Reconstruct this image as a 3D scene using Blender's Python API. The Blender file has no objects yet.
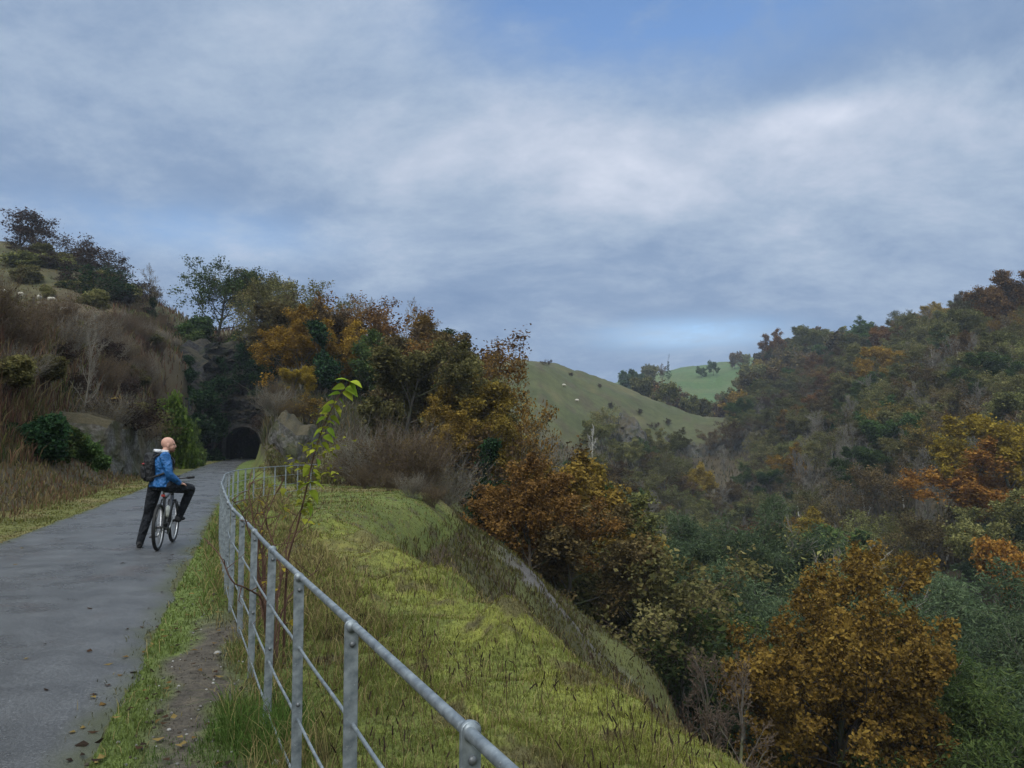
# A disused-railway path above a wooded gorge on a grey autumn day
SKY_PATCHES = [(500, 150, 190, 60, .08), (835, 112, 60, 18, .20), (300, 30, 160, 50, .05), (560, 185, 260, 70, .03), (160, 245, 150, 25, .05),
               (960, 150, 120, 60, .05), (150, 190, 160, 26, -.07), (820, 215, 260, 26, -.05), (640, 290, 300, 50, -.045), (60, 150, 120, 60, -.03), (930, 40, 150, 40, -.05)]
SKY_RAMP = [(.33, (.125, .190, .310)), (.46, (.178, .246, .362)), (.56, (.255, .322, .425)), (.66, (.350, .400, .492)), (.82, (.51, .54, .62))]
SKY_GAPS = [(590, 0, 170, 50, .95), (760, -5, 190, 60, .85), (690, 334, 75, 13, .80), (160, 225, 140, 25, .4)]
SKY_TINT = (1.05, 1.22, 1.38)
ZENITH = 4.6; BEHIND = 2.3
EXPOSURE = 0.57
HAZE = .00022
import bpy, bmesh, math, random
import numpy as np
from mathutils import Vector, Matrix

R = math.radians
scene = bpy.context.scene
COL = scene.collection
EYE = 1.54          # eye height above the grass verge
F = 745.0           # focal length in pixels of a 1024 px wide picture
PITCH = R(4.99)

# ------------------------------------------------------------------ noise
def _h(ix, iy, seed):
    n = (ix.astype(np.int64) * 374761393 + iy.astype(np.int64) * 668265263 + seed * 1442695041) & 0x7fffffff
    n = ((n ^ (n >> 13)) * 1274126177) & 0x7fffffff
    n = ((n ^ (n >> 15)) * 2246822519) & 0x7fffffff
    return ((n ^ (n >> 16)) & 0xffff) / 65535.0

def vnoise(x, y, seed=0):
    x = np.asarray(x, float); y = np.asarray(y, float)
    ix = np.floor(x); iy = np.floor(y)
    fx = x - ix; fy = y - iy
    fx = fx*fx*(3-2*fx); fy = fy*fy*(3-2*fy)
    a = _h(ix, iy, seed); b = _h(ix+1, iy, seed); c = _h(ix, iy+1, seed); d = _h(ix+1, iy+1, seed)
    return (a*(1-fx)+b*fx)*(1-fy) + (c*(1-fx)+d*fx)*fy

def fbm(x, y, seed=0, octs=4):
    s = 0; a = .5; t = 0
    for o in range(octs):
        s = s + a*vnoise(x, y, seed+o*17); t += a
        x = x*2.03+3.1; y = y*2.03+7.7; a *= .5
    return s/t

def sstep(a, b, x):
    t = np.clip((np.asarray(x, float)-a)/(b-a), 0, 1)
    return t*t*(3-2*t)

# ------------------------------------------------------------------ pixel measures -> metres
def xk(u, v=449):
    vp = (v-384)/F
    return (u-512)/F/(math.cos(PITCH)+vp*math.sin(PITCH))
def zk(v):
    vp = (v-384)/F
    return -(vp*math.cos(PITCH)-math.sin(PITCH))/(math.cos(PITCH)+vp*math.sin(PITCH))
def pt(u, v, y):
    return (xk(u, v)*y, y, EYE+zk(v)*y)

# ------------------------------------------------------------------ mesh helpers
class MB:
    """collects vertices / faces with a colour per vertex"""
    def __init__(s):
        s.V = []; s.Q = []; s.T = []; s.C = []; s.mq = []; s.mt = []; s.n = 0
    def add(s, v, quads=None, tris=None, col=None, mat=0):
        v = np.asarray(v, np.float32).reshape(-1, 3)
        s.V.append(v)
        if col is None: c = np.full((len(v), 4), .5, np.float32)
        else:
            c = np.asarray(col, np.float32)
            if c.ndim == 0: c = np.full((len(v), 4), float(c), np.float32)
            elif c.ndim == 1 and len(c) == len(v) and len(c) > 4 or (c.ndim == 1 and len(c) not in (3, 4)):
                c = np.repeat(c[:, None], 4, 1)
            elif c.ndim == 1: c = np.tile(np.append(c[:3], 1), (len(v), 1))
            elif c.shape[1] == 3: c = np.concatenate([c, np.ones((len(v), 1), np.float32)], 1)
        s.C.append(c.astype(np.float32))
        if quads is not None and len(quads):
            q = np.asarray(quads, np.int32).reshape(-1, 4)+s.n; s.Q.append(q); s.mq.append(np.full(len(q), mat, np.int32))
        if tris is not None and len(tris):
            t = np.asarray(tris, np.int32).reshape(-1, 3)+s.n; s.T.append(t); s.mt.append(np.full(len(t), mat, np.int32))
        s.n += len(v)
    def mesh(s, name, mats, smooth=False):
        me = bpy.data.meshes.new(name)
        V = np.concatenate(s.V) if s.V else np.zeros((0, 3), np.float32)
        Q = np.concatenate(s.Q) if s.Q else np.zeros((0, 4), np.int32)
        T = np.concatenate(s.T) if s.T else np.zeros((0, 3), np.int32)
        nq, nt = len(Q), len(T)
        me.vertices.add(len(V)); me.vertices.foreach_set('co', V.ravel())
        me.loops.add(nq*4+nt*3); me.loops.foreach_set('vertex_index', np.concatenate([Q.ravel(), T.ravel()]).astype(np.int32))
        me.polygons.add(nq+nt)
        me.polygons.foreach_set('loop_start', np.concatenate([np.arange(nq)*4, nq*4+np.arange(nt)*3]).astype(np.int32))
        try: me.polygons.foreach_set('loop_total', np.concatenate([np.full(nq, 4), np.full(nt, 3)]).astype(np.int32))
        except Exception: pass
        mi = np.concatenate([np.concatenate(s.mq) if s.mq else np.zeros(0, np.int32), np.concatenate(s.mt) if s.mt else np.zeros(0, np.int32)])
        me.polygons.foreach_set('material_index', mi.astype(np.int32))
        me.polygons.foreach_set('use_smooth', np.full(nq+nt, smooth, dtype=bool))
        at = me.color_attributes.new('col', 'FLOAT_COLOR', 'POINT')
        at.data.foreach_set('color', np.concatenate(s.C).astype(np.float32).ravel())
        me.update(calc_edges=True); me.validate()
        for m in (mats if isinstance(mats, (list, tuple)) else [mats]): me.materials.append(m)
        return me
    def obj(s, name, mats, parent=None, smooth=False, loc=None):
        o = bpy.data.objects.new(name, s.mesh(name, mats, smooth))
        COL.objects.link(o)
        if parent is not None: o.parent = parent
        if loc is not None: o.location = loc
        return o
    # ---- shapes
    def tube(s, pts, rad, sides=6, col=.5, mat=0, cap=False):
        P = np.asarray(pts, float); n = len(P)
        rad = np.broadcast_to(np.asarray(rad, float), (n,))
        d = np.gradient(P, axis=0); d /= np.linalg.norm(d, axis=1)[:, None]+1e-9
        m = d.mean(0)
        ref = np.eye(3)[int(np.argmin(np.abs(m)))]
        a = np.cross(d, ref); a /= np.linalg.norm(a, axis=1)[:, None]+1e-9
        b = np.cross(d, a)
        th = np.arange(sides)*2*np.pi/sides
        V = P[:, None, :]+rad[:, None, None]*(np.cos(th)[None, :, None]*a[:, None, :]+np.sin(th)[None, :, None]*b[:, None, :])
        i = np.arange(n-1)[:, None]*sides; j = np.arange(sides)[None, :]; k = (j+1) % sides
        q = np.stack([i+j, i+k, i+sides+k, i+sides+j], -1).reshape(-1, 4)
        tr = []
        if cap and sides > 2:
            for base, fl in ((0, 1), ((n-1)*sides, 0)):
                for t in range(1, sides-1):
                    tr.append((base, base+t+1, base+t) if fl else (base, base+t, base+t+1))
        s.add(V.reshape(-1, 3), q, tr if tr else None, col=col, mat=mat)
    def box(s, c, size, rot=None, col=.5, mat=0, bev=0.0):
        h = np.asarray(size, float)/2
        if bev <= 0:
            v = np.array([[x, y, z] for z in (-1, 1) for y in (-1, 1) for x in (-1, 1)], float)*h
            q = [(0, 2, 3, 1), (4, 5, 7, 6), (0, 1, 5, 4), (2, 6, 7, 3), (0, 4, 6, 2), (1, 3, 7, 5)]; t = None
        else:
            bm = bmesh.new(); bmesh.ops.create_cube(bm, size=2)
            for w in bm.verts: w.co = Vector((w.co.x*h[0], w.co.y*h[1], w.co.z*h[2]))
            bmesh.ops.bevel(bm, geom=bm.edges[:], offset=bev, segments=2, affect='EDGES', profile=.5)
            bmesh.ops.triangulate(bm, faces=bm.faces[:])
            bm.verts.index_update()
            v = np.array([w.co[:] for w in bm.verts]); t = [[w.index for w in f.verts] for f in bm.faces]; q = None; bm.free()
        if rot is not None: v = v @ np.array(Matrix(rot).to_3x3()).T
        s.add(v+np.asarray(c, float), q, t, col=col, mat=mat)
    def ball(s, c, rad, seg=12, ring=8, rot=None, col=.5, mat=0):
        rad = np.broadcast_to(np.asarray(rad, float), (3,))
        V = []
        for i in range(ring+1):
            a = math.pi*i/ring
            for j in range(seg):
                b = 2*math.pi*j/seg
                V.append((math.sin(a)*math.cos(b), math.sin(a)*math.sin(b), math.cos(a)))
        V = np.array(V)*rad
        if rot is not None: V = V @ np.array(Matrix(rot).to_3x3()).T
        Q = [(i*seg+j, (i+1)*seg+j, (i+1)*seg+(j+1) % seg, i*seg+(j+1) % seg) for i in range(ring) for j in range(seg)]
        s.add(V+np.asarray(c, float), Q, col=col, mat=mat)

def prisms(mb, P0, P1, r0, r1, col, mat):
    """many thin three-sided twigs at once"""
    P0 = np.asarray(P0, float); P1 = np.asarray(P1, float); n = len(P0)
    if n == 0: return
    d = P1-P0; d /= np.linalg.norm(d, axis=1)[:, None]+1e-9
    ref = np.where(np.abs(d[:, 2:3]) < .8, np.array([[0, 0, 1.]]), np.array([[1., 0, 0]]))
    a = np.cross(d, ref); a /= np.linalg.norm(a, axis=1)[:, None]+1e-9
    b = np.cross(d, a)
    r0 = np.broadcast_to(r0, (n,)); r1 = np.broadcast_to(r1, (n,))
    V = np.empty((n, 6, 3))
    for k in range(3):
        t = 2*math.pi*k/3
        o = a*math.cos(t)+b*math.sin(t)
        V[:, k] = P0+o*r0[:, None]; V[:, 3+k] = P1+o*r1[:, None]
    base = (np.arange(n)*6)[:, None]
    Q = np.concatenate([base+np.array([[k, (k+1) % 3, 3+(k+1) % 3, 3+k]]) for k in range(3)])
    col = np.repeat(np.asarray(np.broadcast_to(col, (n,) if np.ndim(col) < 2 else np.shape(col))), 6, axis=0)
    mb.add(V.reshape(-1, 3), Q, col=col, mat=mat)

def leaves(mb, P, L, W, rng, tint, mat, flat=.5, hang=0.0):
    """many rhombic leaves; flat biases their faces upwards"""
    n = len(P)
    if n == 0: return
    a = rng.normal(size=(n, 3)); a[:, 2] *= (1-flat); a[:, 2] -= hang
    a /= np.linalg.norm(a, axis=1)[:, None]+1e-9
    c = rng.normal(size=(n, 3)); c[:, 2] *= (1-flat)
    b = np.cross(a, np.cross(a, c)+1e-6); b /= np.linalg.norm(b, axis=1)[:, None]+1e-9
    L = np.broadcast_to(L, (n,))[:, None]; W = np.broadcast_to(W, (n,))[:, None]
    up = np.cross(a, b)*L*.12
    V = np.stack([P-a*L*.5, P+b*W*.5+up, P+a*L*.5, P-b*W*.5+up], 1)
    Q = np.arange(n*4).reshape(n, 4)
    mb.add(V.reshape(-1, 3), Q, col=np.repeat(tint, 4, axis=0), mat=mat)

def setp(o, label=None, cat=None, group=None, kind=None):
    if label: o['label'] = label
    if cat: o['category'] = cat
    if group: o['group'] = group
    if kind: o['kind'] = kind
    return o
def empty(name, loc, rz=0, sc=1.0):
    o = bpy.data.objects.new(name, None); COL.objects.link(o)
    o.location = loc; o.rotation_euler = (0, 0, rz); o.empty_display_size = .3
    o.scale = (sc, sc, sc) if np.ndim(sc) == 0 else sc
    return o

# ------------------------------------------------------------------ materials
def newmat(name):
    m = bpy.data.materials.new(name); m.use_nodes = True
    nt = m.node_tree; nt.nodes.clear()
    return m, nt, nt.nodes, nt.links
def out_surf(nt, sock):
    o = nt.nodes.new('ShaderNodeOutputMaterial'); nt.links.new(sock, o.inputs['Surface']); return o
def ramp(nt, fac, stops):
    r = nt.nodes.new('ShaderNodeValToRGB'); cr = r.color_ramp
    while len(cr.elements) < len(stops): cr.elements.new(.5)
    for e, (p, c) in zip(cr.elements, stops):
        e.position = p; e.color = (*c, 1) if len(c) == 3 else c
    nt.links.new(fac, r.inputs[0]); return r.outputs[0]
def noise(nt, scale, detail=4, rough=.55, coord='Object', vec=None):
    if vec is None:
        tc = nt.nodes.new('ShaderNodeTexCoord'); vec = tc.outputs[coord]
    n = nt.nodes.new('ShaderNodeTexNoise'); n.inputs['Scale'].default_value = scale
    n.inputs['Detail'].default_value = detail; n.inputs['Roughness'].default_value = rough
    nt.links.new(vec, n.inputs['Vector']); return n.outputs['Fac']
def mixc(nt, fac, a, b, mode='MIX'):
    m = nt.nodes.new('ShaderNodeMix'); m.data_type = 'RGBA'; m.blend_type = mode
    for s, v in ((m.inputs[0], fac), (m.inputs[6], a), (m.inputs[7], b)):
        if isinstance(v, (int, float)): s.default_value = v
        elif isinstance(v, tuple): s.default_value = (*v, 1) if len(v) == 3 else v
        else: nt.links.new(v, s)
    return m.outputs[2]
def mathn(nt, op, a, b=None, clamp=False):
    m = nt.nodes.new('ShaderNodeMath'); m.operation = op; m.use_clamp = clamp
    for s, v in ((m.inputs[0], a), (m.inputs[1], b)):
        if v is None: continue
        if isinstance(v, (int, float)): s.default_value = v
        else: nt.links.new(v, s)
    return m.outputs[0]
def bsdf(nt, col, rough=.8, metal=0.0, spec=.3, normal=None):
    b = nt.nodes.new('ShaderNodeBsdfPrincipled')
    if isinstance(col, tuple): b.inputs['Base Color'].default_value = (*col, 1)
    else: nt.links.new(col, b.inputs['Base Color'])
    if isinstance(rough, (int, float)): b.inputs['Roughness'].default_value = rough
    else: nt.links.new(rough, b.inputs['Roughness'])
    b.inputs['Metallic'].default_value = metal
    b.inputs['Specular IOR Level'].default_value = spec
    if normal is not None: nt.links.new(normal, b.inputs['Normal'])
    return b.outputs[0]
def bump(nt, h, strength=.3, dist=.02):
    b = nt.nodes.new('ShaderNodeBump'); b.inputs['Strength'].default_value = strength; b.inputs['Distance'].default_value = dist
    nt.links.new(h, b.inputs['Height']); return b.outputs[0]
def vcol(nt):
    a = nt.nodes.new('ShaderNodeAttribute'); a.attribute_name = 'col'; return a
def simple(name, col, rough=.7, metal=0.0, spec=.3, nscale=None, namt=.3):
    m, nt, N, L = newmat(name)
    if nscale:
        f = noise(nt, nscale)
        lo = tuple(c*(1-namt) for c in col); hi = tuple(min(1, c*(1+namt)) for c in col)
        c = ramp(nt, f, [(.3, lo), (.7, hi)])
    else: c = col
    out_surf(nt, bsdf(nt, c, rough, metal, spec)); return m

def leafmat(name, c1, c2, c3, hue=.02, val=.35, trans=.25):
    """leaf colours from dark to light by the per-leaf tint; each tree shifts a little"""
    m, nt, N, L = newmat(name)
    a = vcol(nt)
    col = ramp(nt, a.outputs['Fac'], [(.1, c1), (.5, c2), (.9, c3)])
    oi = N.new('ShaderNodeObjectInfo')
    hs = N.new('ShaderNodeHueSaturation')
    h = N.new('ShaderNodeMapRange'); L.new(oi.outputs['Random'], h.inputs[0]); h.inputs[3].default_value = .5-hue; h.inputs[4].default_value = .5+hue
    mm = mathn(nt, 'FRACT', mathn(nt, 'MULTIPLY', oi.outputs['Random'], 7.31))
    v = N.new('ShaderNodeMapRange'); L.new(mm, v.inputs[0]); v.inputs[3].default_value = 1-val; v.inputs[4].default_value = 1+val
    L.new(h.outputs[0], hs.inputs['Hue']); L.new(v.outputs[0], hs.inputs['Value']); L.new(col, hs.inputs['Color'])
    d = N.new('ShaderNodeBsdfDiffuse'); L.new(hs.outputs[0], d.inputs[0])
    t = N.new('ShaderNodeBsdfTranslucent'); L.new(hs.outputs[0], t.inputs[0])
    ms = N.new('ShaderNodeMixShader'); ms.inputs[0].default_value = trans
    L.new(d.outputs[0], ms.inputs[1]); L.new(t.outputs[0], ms.inputs[2])
    out_surf(nt, ms.outputs[0]); return m
def attrmat(name, trans=.25, nz=None):
    """colour straight from the vertex colour (each blade or stem has its own colour)"""
    m, nt, N, L = newmat(name)
    a = vcol(nt); c = a.outputs['Color']
    d = N.new('ShaderNodeBsdfDiffuse'); L.new(c, d.inputs[0])
    t = N.new('ShaderNodeBsdfTranslucent'); L.new(c, t.inputs[0])
    ms = N.new('ShaderNodeMixShader'); ms.inputs[0].default_value = trans
    L.new(d.outputs[0], ms.inputs[1]); L.new(t.outputs[0], ms.inputs[2])
    out_surf(nt, ms.outputs[0]); return m
def barkmat(name, c1, c2, moss=None):
    m, nt, N, L = newmat(name)
    tc = N.new('ShaderNodeTexCoord'); mp = N.new('ShaderNodeMapping'); mp.inputs['Scale'].default_value = (6, 6, 1.2)
    L.new(tc.outputs['Object'], mp.inputs[0])
    f = noise(nt, 2.0, 5, .6, vec=mp.outputs[0])
    c = ramp(nt, f, [(.3, c1), (.7, c2)])
    if moss:
        g = noise(nt, .7, 3, .6)
        c = mixc(nt, ramp(nt, g, [(.5, (0, 0, 0)), (.62, (1, 1, 1))]), c, moss)
    out_surf(nt, bsdf(nt, c, .9, 0, .2, bump(nt, f, .5, .03))); return m
# ------------------------------------------------------------------ path, shelf and terrain
def path_x(y):
    y = np.asarray(y, float)
    return -2.35-.355*y+.0007*np.clip(y-60, 0, None)**2
PW = 1.6            # half width measured across the picture
PC = 1/math.sqrt(1+.355**2)
TUN_Y = 111.0
TUN_X = float(path_x(TUN_Y))

edge = np.array([(9.5, -16), (6.6, -8), (3.45, 0), (1.5, 4.7), (.75, 6.4), (.05, 8.4), (-1.15, 11.1), (-2.3, 14.0), (-3.0, 17.0), (-3.1, 20), (-2.5, 24), (-2.4, 28), (-4, 31)])
lefts = [(float(path_x(y))-PW-q, y) for y, q in ((112, 3.6), (100, 3.4), (88, 3.0), (80, 1.4), (70, 1.0), (50, 1.0), (35, 1.0), (20, 1.0), (8, 1.0), (-4, 1.0), (-16, 1.0))]
rights = [(float(path_x(y))+PW+q, y) for y, q in ((33, 1.2), (40, 1.2), (60, 1.2), (78, 1.3), (88, 3.2), (100, 3.4), (112, 3.8))]
POLY = np.array([tuple(p) for p in edge]+[(-7.6, 32.5)]+rights+lefts)

def sdist_poly(x, y):
    """signed distance to the flat strip (path + shelf); negative inside"""
    d2 = np.full(x.shape, 1e9); ins = np.zeros(x.shape, bool)
    n = len(POLY)
    for i in range(n):
        ax, ay = POLY[i]; bx, by = POLY[(i+1) % n]
        ex, ey = bx-ax, by-ay
        t = np.clip(((x-ax)*ex+(y-ay)*ey)/(ex*ex+ey*ey), 0, 1)
        dd = (x-ax-t*ex)**2+(y-ay-t*ey)**2
        d2 = np.minimum(d2, dd)
        c = ((ay > y) != (by > y)) & (x < (bx-ax)*(y-ay)/(by-ay+1e-12)+ax)
        ins ^= c
    d = np.sqrt(d2)
    return np.where(ins, -d, d)

columns = {}
def colz(u, *rows):
    k = xk(u); q = math.sqrt(1+k*k)
    columns[math.atan(k)] = [(y*q, z) for y, z in rows]
def V(v, y): return EYE+zk(v)*y
colz(-420, (7, 1.5), (14, 8), (25, 16), (45, 28), (90, 46), (180, 66), (500, 80))
colz(-200, (8, .6), (14, 4), (25, 10.5), (45, 19), (90, 34), (160, 52), (400, 70))
colz(0, (14, .5), (19, 2.2), (28, 5.5), (45, 10.5), (75, 16.5), (105, V(303, 105)), (150, V(238, 150)), (220, 52), (500, 60))
colz(60, (21, .6), (28, 3.0), (45, 8.2), (75, V(325, 75)), (100, V(305, 100)), (150, V(262, 150)), (220, 44))
colz(120, (29, .4), (34, 2.5), (42, 5.4), (60, V(385, 60)), (90, V(345, 90)), (140, V(290, 140)), (220, 38), (500, 45))
colz(170, (45, .4), (55, 3.5), (70, 8), (90, V(362, 90)), (120, V(335, 120)), (150, V(304, 150)), (220, 33))
colz(205, (85, .5), (96, 4), (105, V(380, 105)), (116, V(352, 116)), (140, V(330, 140)), (220, 30), (600, 50))
colz(243, (119, 15.0), (128, V(338, 128)), (150, V(332, 150)), (220, 30))
colz(290, (30, -.2), (40, -.4), (52, -.2), (58, 1.2), (66, 4.6), (75, V(405, 75)), (95, V(385, 95)), (130, V(360, 130)), (200, 24), (600, 45))
colz(350, (28, 0), (45, .2), (65, 3.5), (90, 7), (125, 10.5), (200, 12), (350, 34))
colz(440, (30, -1.0), (45, -2.2), (70, .5), (100, 3), (150, 0), (205, 6), (280, V(386, 280)), (350, 33), (600, 40))
colz(520, (30, -2.2), (34, -3.6), (38, -3.9), (47, -8.0), (70, -9), (110, -10), (160, -8), (215, 7), (268, V(352, 268)), (320, 37.5), (400, 40), (700, 55))
colz(600, (25, -5.2), (30, -5.9), (34, -8.2), (38.5, -6.9), (47, -13), (60, -18), (100, -20), (150, -17), (205, -4), (250, V(418, 250)), (300, V(377, 300)), (360, 31), (500, 35), (800, 70))
colz(660, (25, -8.2), (30, -8.6), (34, -11.2), (38.5, -9.2), (47, -17.5), (60, -24), (100, -27), (160, -25), (215, -11), (262, V(436, 262)), (310, V(402, 310)), (360, 18), (480, 30), (600, V(380, 600)), (720, V(371, 720)), (1500, 90))
colz(755, (20, -8.5), (40, -20), (60, -28), (100, -33), (160, -32), (230, -16), (290, V(425, 290)), (340, V(405, 340)), (430, V(385, 430)), (500, V(390, 500)), (620, V(365, 620)), (760, V(357, 760)), (1500, 110))
colz(720, (20, -9), (40, -20), (60, -28), (100, -32), (160, -32), (230, -22), (290, V(425, 290)), (330, V(418, 330)), (380, 3), (430, 16), (500, V(400, 500)), (620, V(372, 620)), (760, V(362, 760)), (1500, 95))
colz(800, (15, -6.5), (30, -16), (43, -20.5), (60, -28), (90, -34), (130, -32), (200, V(475, 200)), (270, V(432, 270)), (350, V(385, 350)), (430, V(352, 430)), (600, V(352, 600)), (760, V(350, 760)), (1500, 120))
colz(900, (12, -6), (30, -19), (50, -28), (75, -33), (110, -27), (150, V(482, 150)), (200, V(425, 200)), (260, V(374, 260)), (330, V(340, 330)), (420, 60), (800, 80))
colz(1024, (12, -7.5), (30, -23), (50, -31), (70, -33), (100, V(545, 100)), (140, V(458, 140)), (190, V(380, 190)), (240, V(318, 240)), (300, 55), (600, 72))
colz(1250, (12, -10), (30, -25), (48, -31), (70, -25), (100, -6), (150, 24), (210, 47), (400, 62))
colz(1700, (8, -10), (20, -24), (35, -31), (55, -22), (80, 0), (130, 30), (300, 60))
for a, rows in ((115, ((9, -8), (25, -23), (60, -20), (120, 20), (400, 60))), (150, ((14, -3), (40, -15), (100, -10), (400, 40))),
                (180, ((20, 0), (60, 2), (150, 5), (500, 20))), (-150, ((12, .5), (30, 8), (80, 25), (400, 60))), (-115, ((6, 1), (15, 7), (40, 20), (100, 38), (400, 70)))):
    columns[R(a)] = list(rows)
LG = np.linspace(math.log(3), math.log(2600), 420)
ct_ = sorted(columns)
tab = []
for t in ct_:
    rw = sorted(columns[t]); lr = np.log([q[0] for q in rw]); sl = np.array([q[1]/(q[0]+2) for q in rw])
    tab.append(np.interp(LG, lr, sl))
tab = np.array(tab)
ker = np.exp(-.5*(np.arange(-8, 9)/3.0)**2); ker /= ker.sum()
tab = np.array([np.convolve(np.pad(c, 8, mode='edge'), ker, 'valid') for c in tab])
# monotone cubic between the columns all the way round
ca = np.array([ct_[-2]-2*np.pi, ct_[-1]-2*np.pi]+ct_+[ct_[0]+2*np.pi, ct_[1]+2*np.pi])
tb = np.concatenate([tab[-2:], tab, tab[:2]])
hh_ = np.diff(ca)[:, None]; dd_ = np.diff(tb, axis=0)/hh_
mm_ = np.zeros_like(tb)
w1 = 2*hh_[1:]+hh_[:-1]; w2 = hh_[1:]+2*hh_[:-1]
same = dd_[1:]*dd_[:-1] > 0
with np.errstate(divide='ignore', invalid='ignore'):
    mm_[1:-1] = np.where(same, (w1+w2)/(w1/dd_[:-1]+w2/dd_[1:]), 0)
NT = 1440
TG = np.linspace(-np.pi, np.pi, NT, endpoint=False)
ix = np.clip(np.searchsorted(ca, TG)-1, 0, len(ca)-2)
h_ = (ca[ix+1]-ca[ix])[:, None]; t_ = (TG-ca[ix])[:, None]/h_
TAB = (2*t_**3-3*t_**2+1)*tb[ix]+(t_**3-2*t_**2+t_)*h_*mm_[ix]+(-2*t_**3+3*t_**2)*tb[ix+1]+(t_**3-t_**2)*h_*mm_[ix+1]
kt = np.exp(-.5*(np.arange(-6, 7)/2.5)**2); kt /= kt.sum()
TAB = sum(kt[i]*np.roll(TAB, i-6, axis=0) for i in range(13))
def far_height(x, y):
    r = np.hypot(x, y); a = (np.arctan2(x, y)+np.pi)/(2*np.pi)*NT
    l = np.clip((np.log(r+1e-6)-LG[0])/(LG[1]-LG[0]), 0, len(LG)-1.001)
    i0 = np.floor(a).astype(int) % NT; fa = a-np.floor(a); i1 = (i0+1) % NT
    j0 = np.floor(l).astype(int); fl = l-j0
    t = (TAB[i0, j0]*(1-fl)+TAB[i0, j0+1]*fl)*(1-fa)+(TAB[i1, j0]*(1-fl)+TAB[i1, j0+1]*fl)*fa
    return t*(r+2)
MOUNDS = [(-.82, 8.6, .24, .55), (-.35, 9.3, .16, .6), (.10, 6.35, .24, .42), (-1.75, 12.2, .22, .6), (-1.5, 10.5, .12, .8), (.7, 5.3, .1, .5), (-2.3, 13.4, .2, .7), (.45, 6.6, .1, .3)]

_tr = random.Random(3)
for _k in range(46):
    _y = _tr.uniform(3.2, 17); _e = float(np.interp(_y, edge[:, 1], edge[:, 0])); MOUNDS.append((_e-_tr.uniform(.15, 2.3), _y, _tr.uniform(.05, .15), _tr.uniform(.14, .34)))
def hgt(x, y, detail=True):
    x = np.atleast_1d(np.asarray(x, float)); y = np.atleast_1d(np.asarray(y, float))
    out = np.empty(x.shape)
    for s in range(0, len(x), 20000):
        xx, yy = x[s:s+20000], y[s:s+20000]
        z = far_height(xx, yy)
        sd = sdist_poly(xx, yy)
        # flank of the embankment and foot of the left bank follow the strip closely
        dr = np.clip(sd, 0, None); rightside = xx > path_x(yy)
        fl = -.45-1.05*np.clip(sd+.3, 0, None)
        wr = (1-sstep(3.5, 12, dr))*rightside*(1-sstep(27, 34, yy))
        z = z*(1-wr)+fl*wr
        lf = .1+.42*dr
        wl = (1-sstep(2.0, 7, dr))*(~rightside)*(1-sstep(85, 100, yy))
        z = z*(1-wl)+lf*wl
        rs_ = rightside & (yy < 33)
        m = np.where(rs_, 1-sstep(-.66, .94, sd), 1-sstep(-.1, 2.2, sd))
        r = np.hypot(xx, yy)
        off = np.abs(xx-path_x(yy))-PW            # outside the tarmac
        if detail:
            amp = np.clip(.012*r, 0, 1.6)*sstep(.5, 9, sd)
            z = z+amp*(fbm(xx/(6), yy/(6), 5)-.5)*1.6+np.clip(r/250, 0, 1)*(fbm(xx/40, yy/40, 9)-.5)*6*sstep(10, 60, sd)
        flat = np.zeros_like(xx)
        g = sstep(.1, .9, off)
        flat += g*(.02+.10*(fbm(xx*1.3, yy*1.3, 3)-.45)+.075*(fbm(xx*5, yy*5, 4)-.5)*sstep(.1, .6, np.abs(off))+.03*(fbm(xx*14, yy*14, 6)-.5)*(r < 16))
        # the shelf rolls over towards its edge
        right = xx > path_x(yy)+PW
        ed = np.clip(1.6+sd, 0, 1.6)/1.6
        flat -= np.where(right & (yy < 33), .42*ed**2, 0)
        for mx, my, mh, mr in MOUNDS:
            flat += mh*np.exp(-(((xx-mx)**2+(yy-my)**2)/mr**2)**1.3)
        out[s:s+20000] = z*(1-m)+flat*m
    return out
def hz(x, y): return float(hgt([x], [y])[0])

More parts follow.
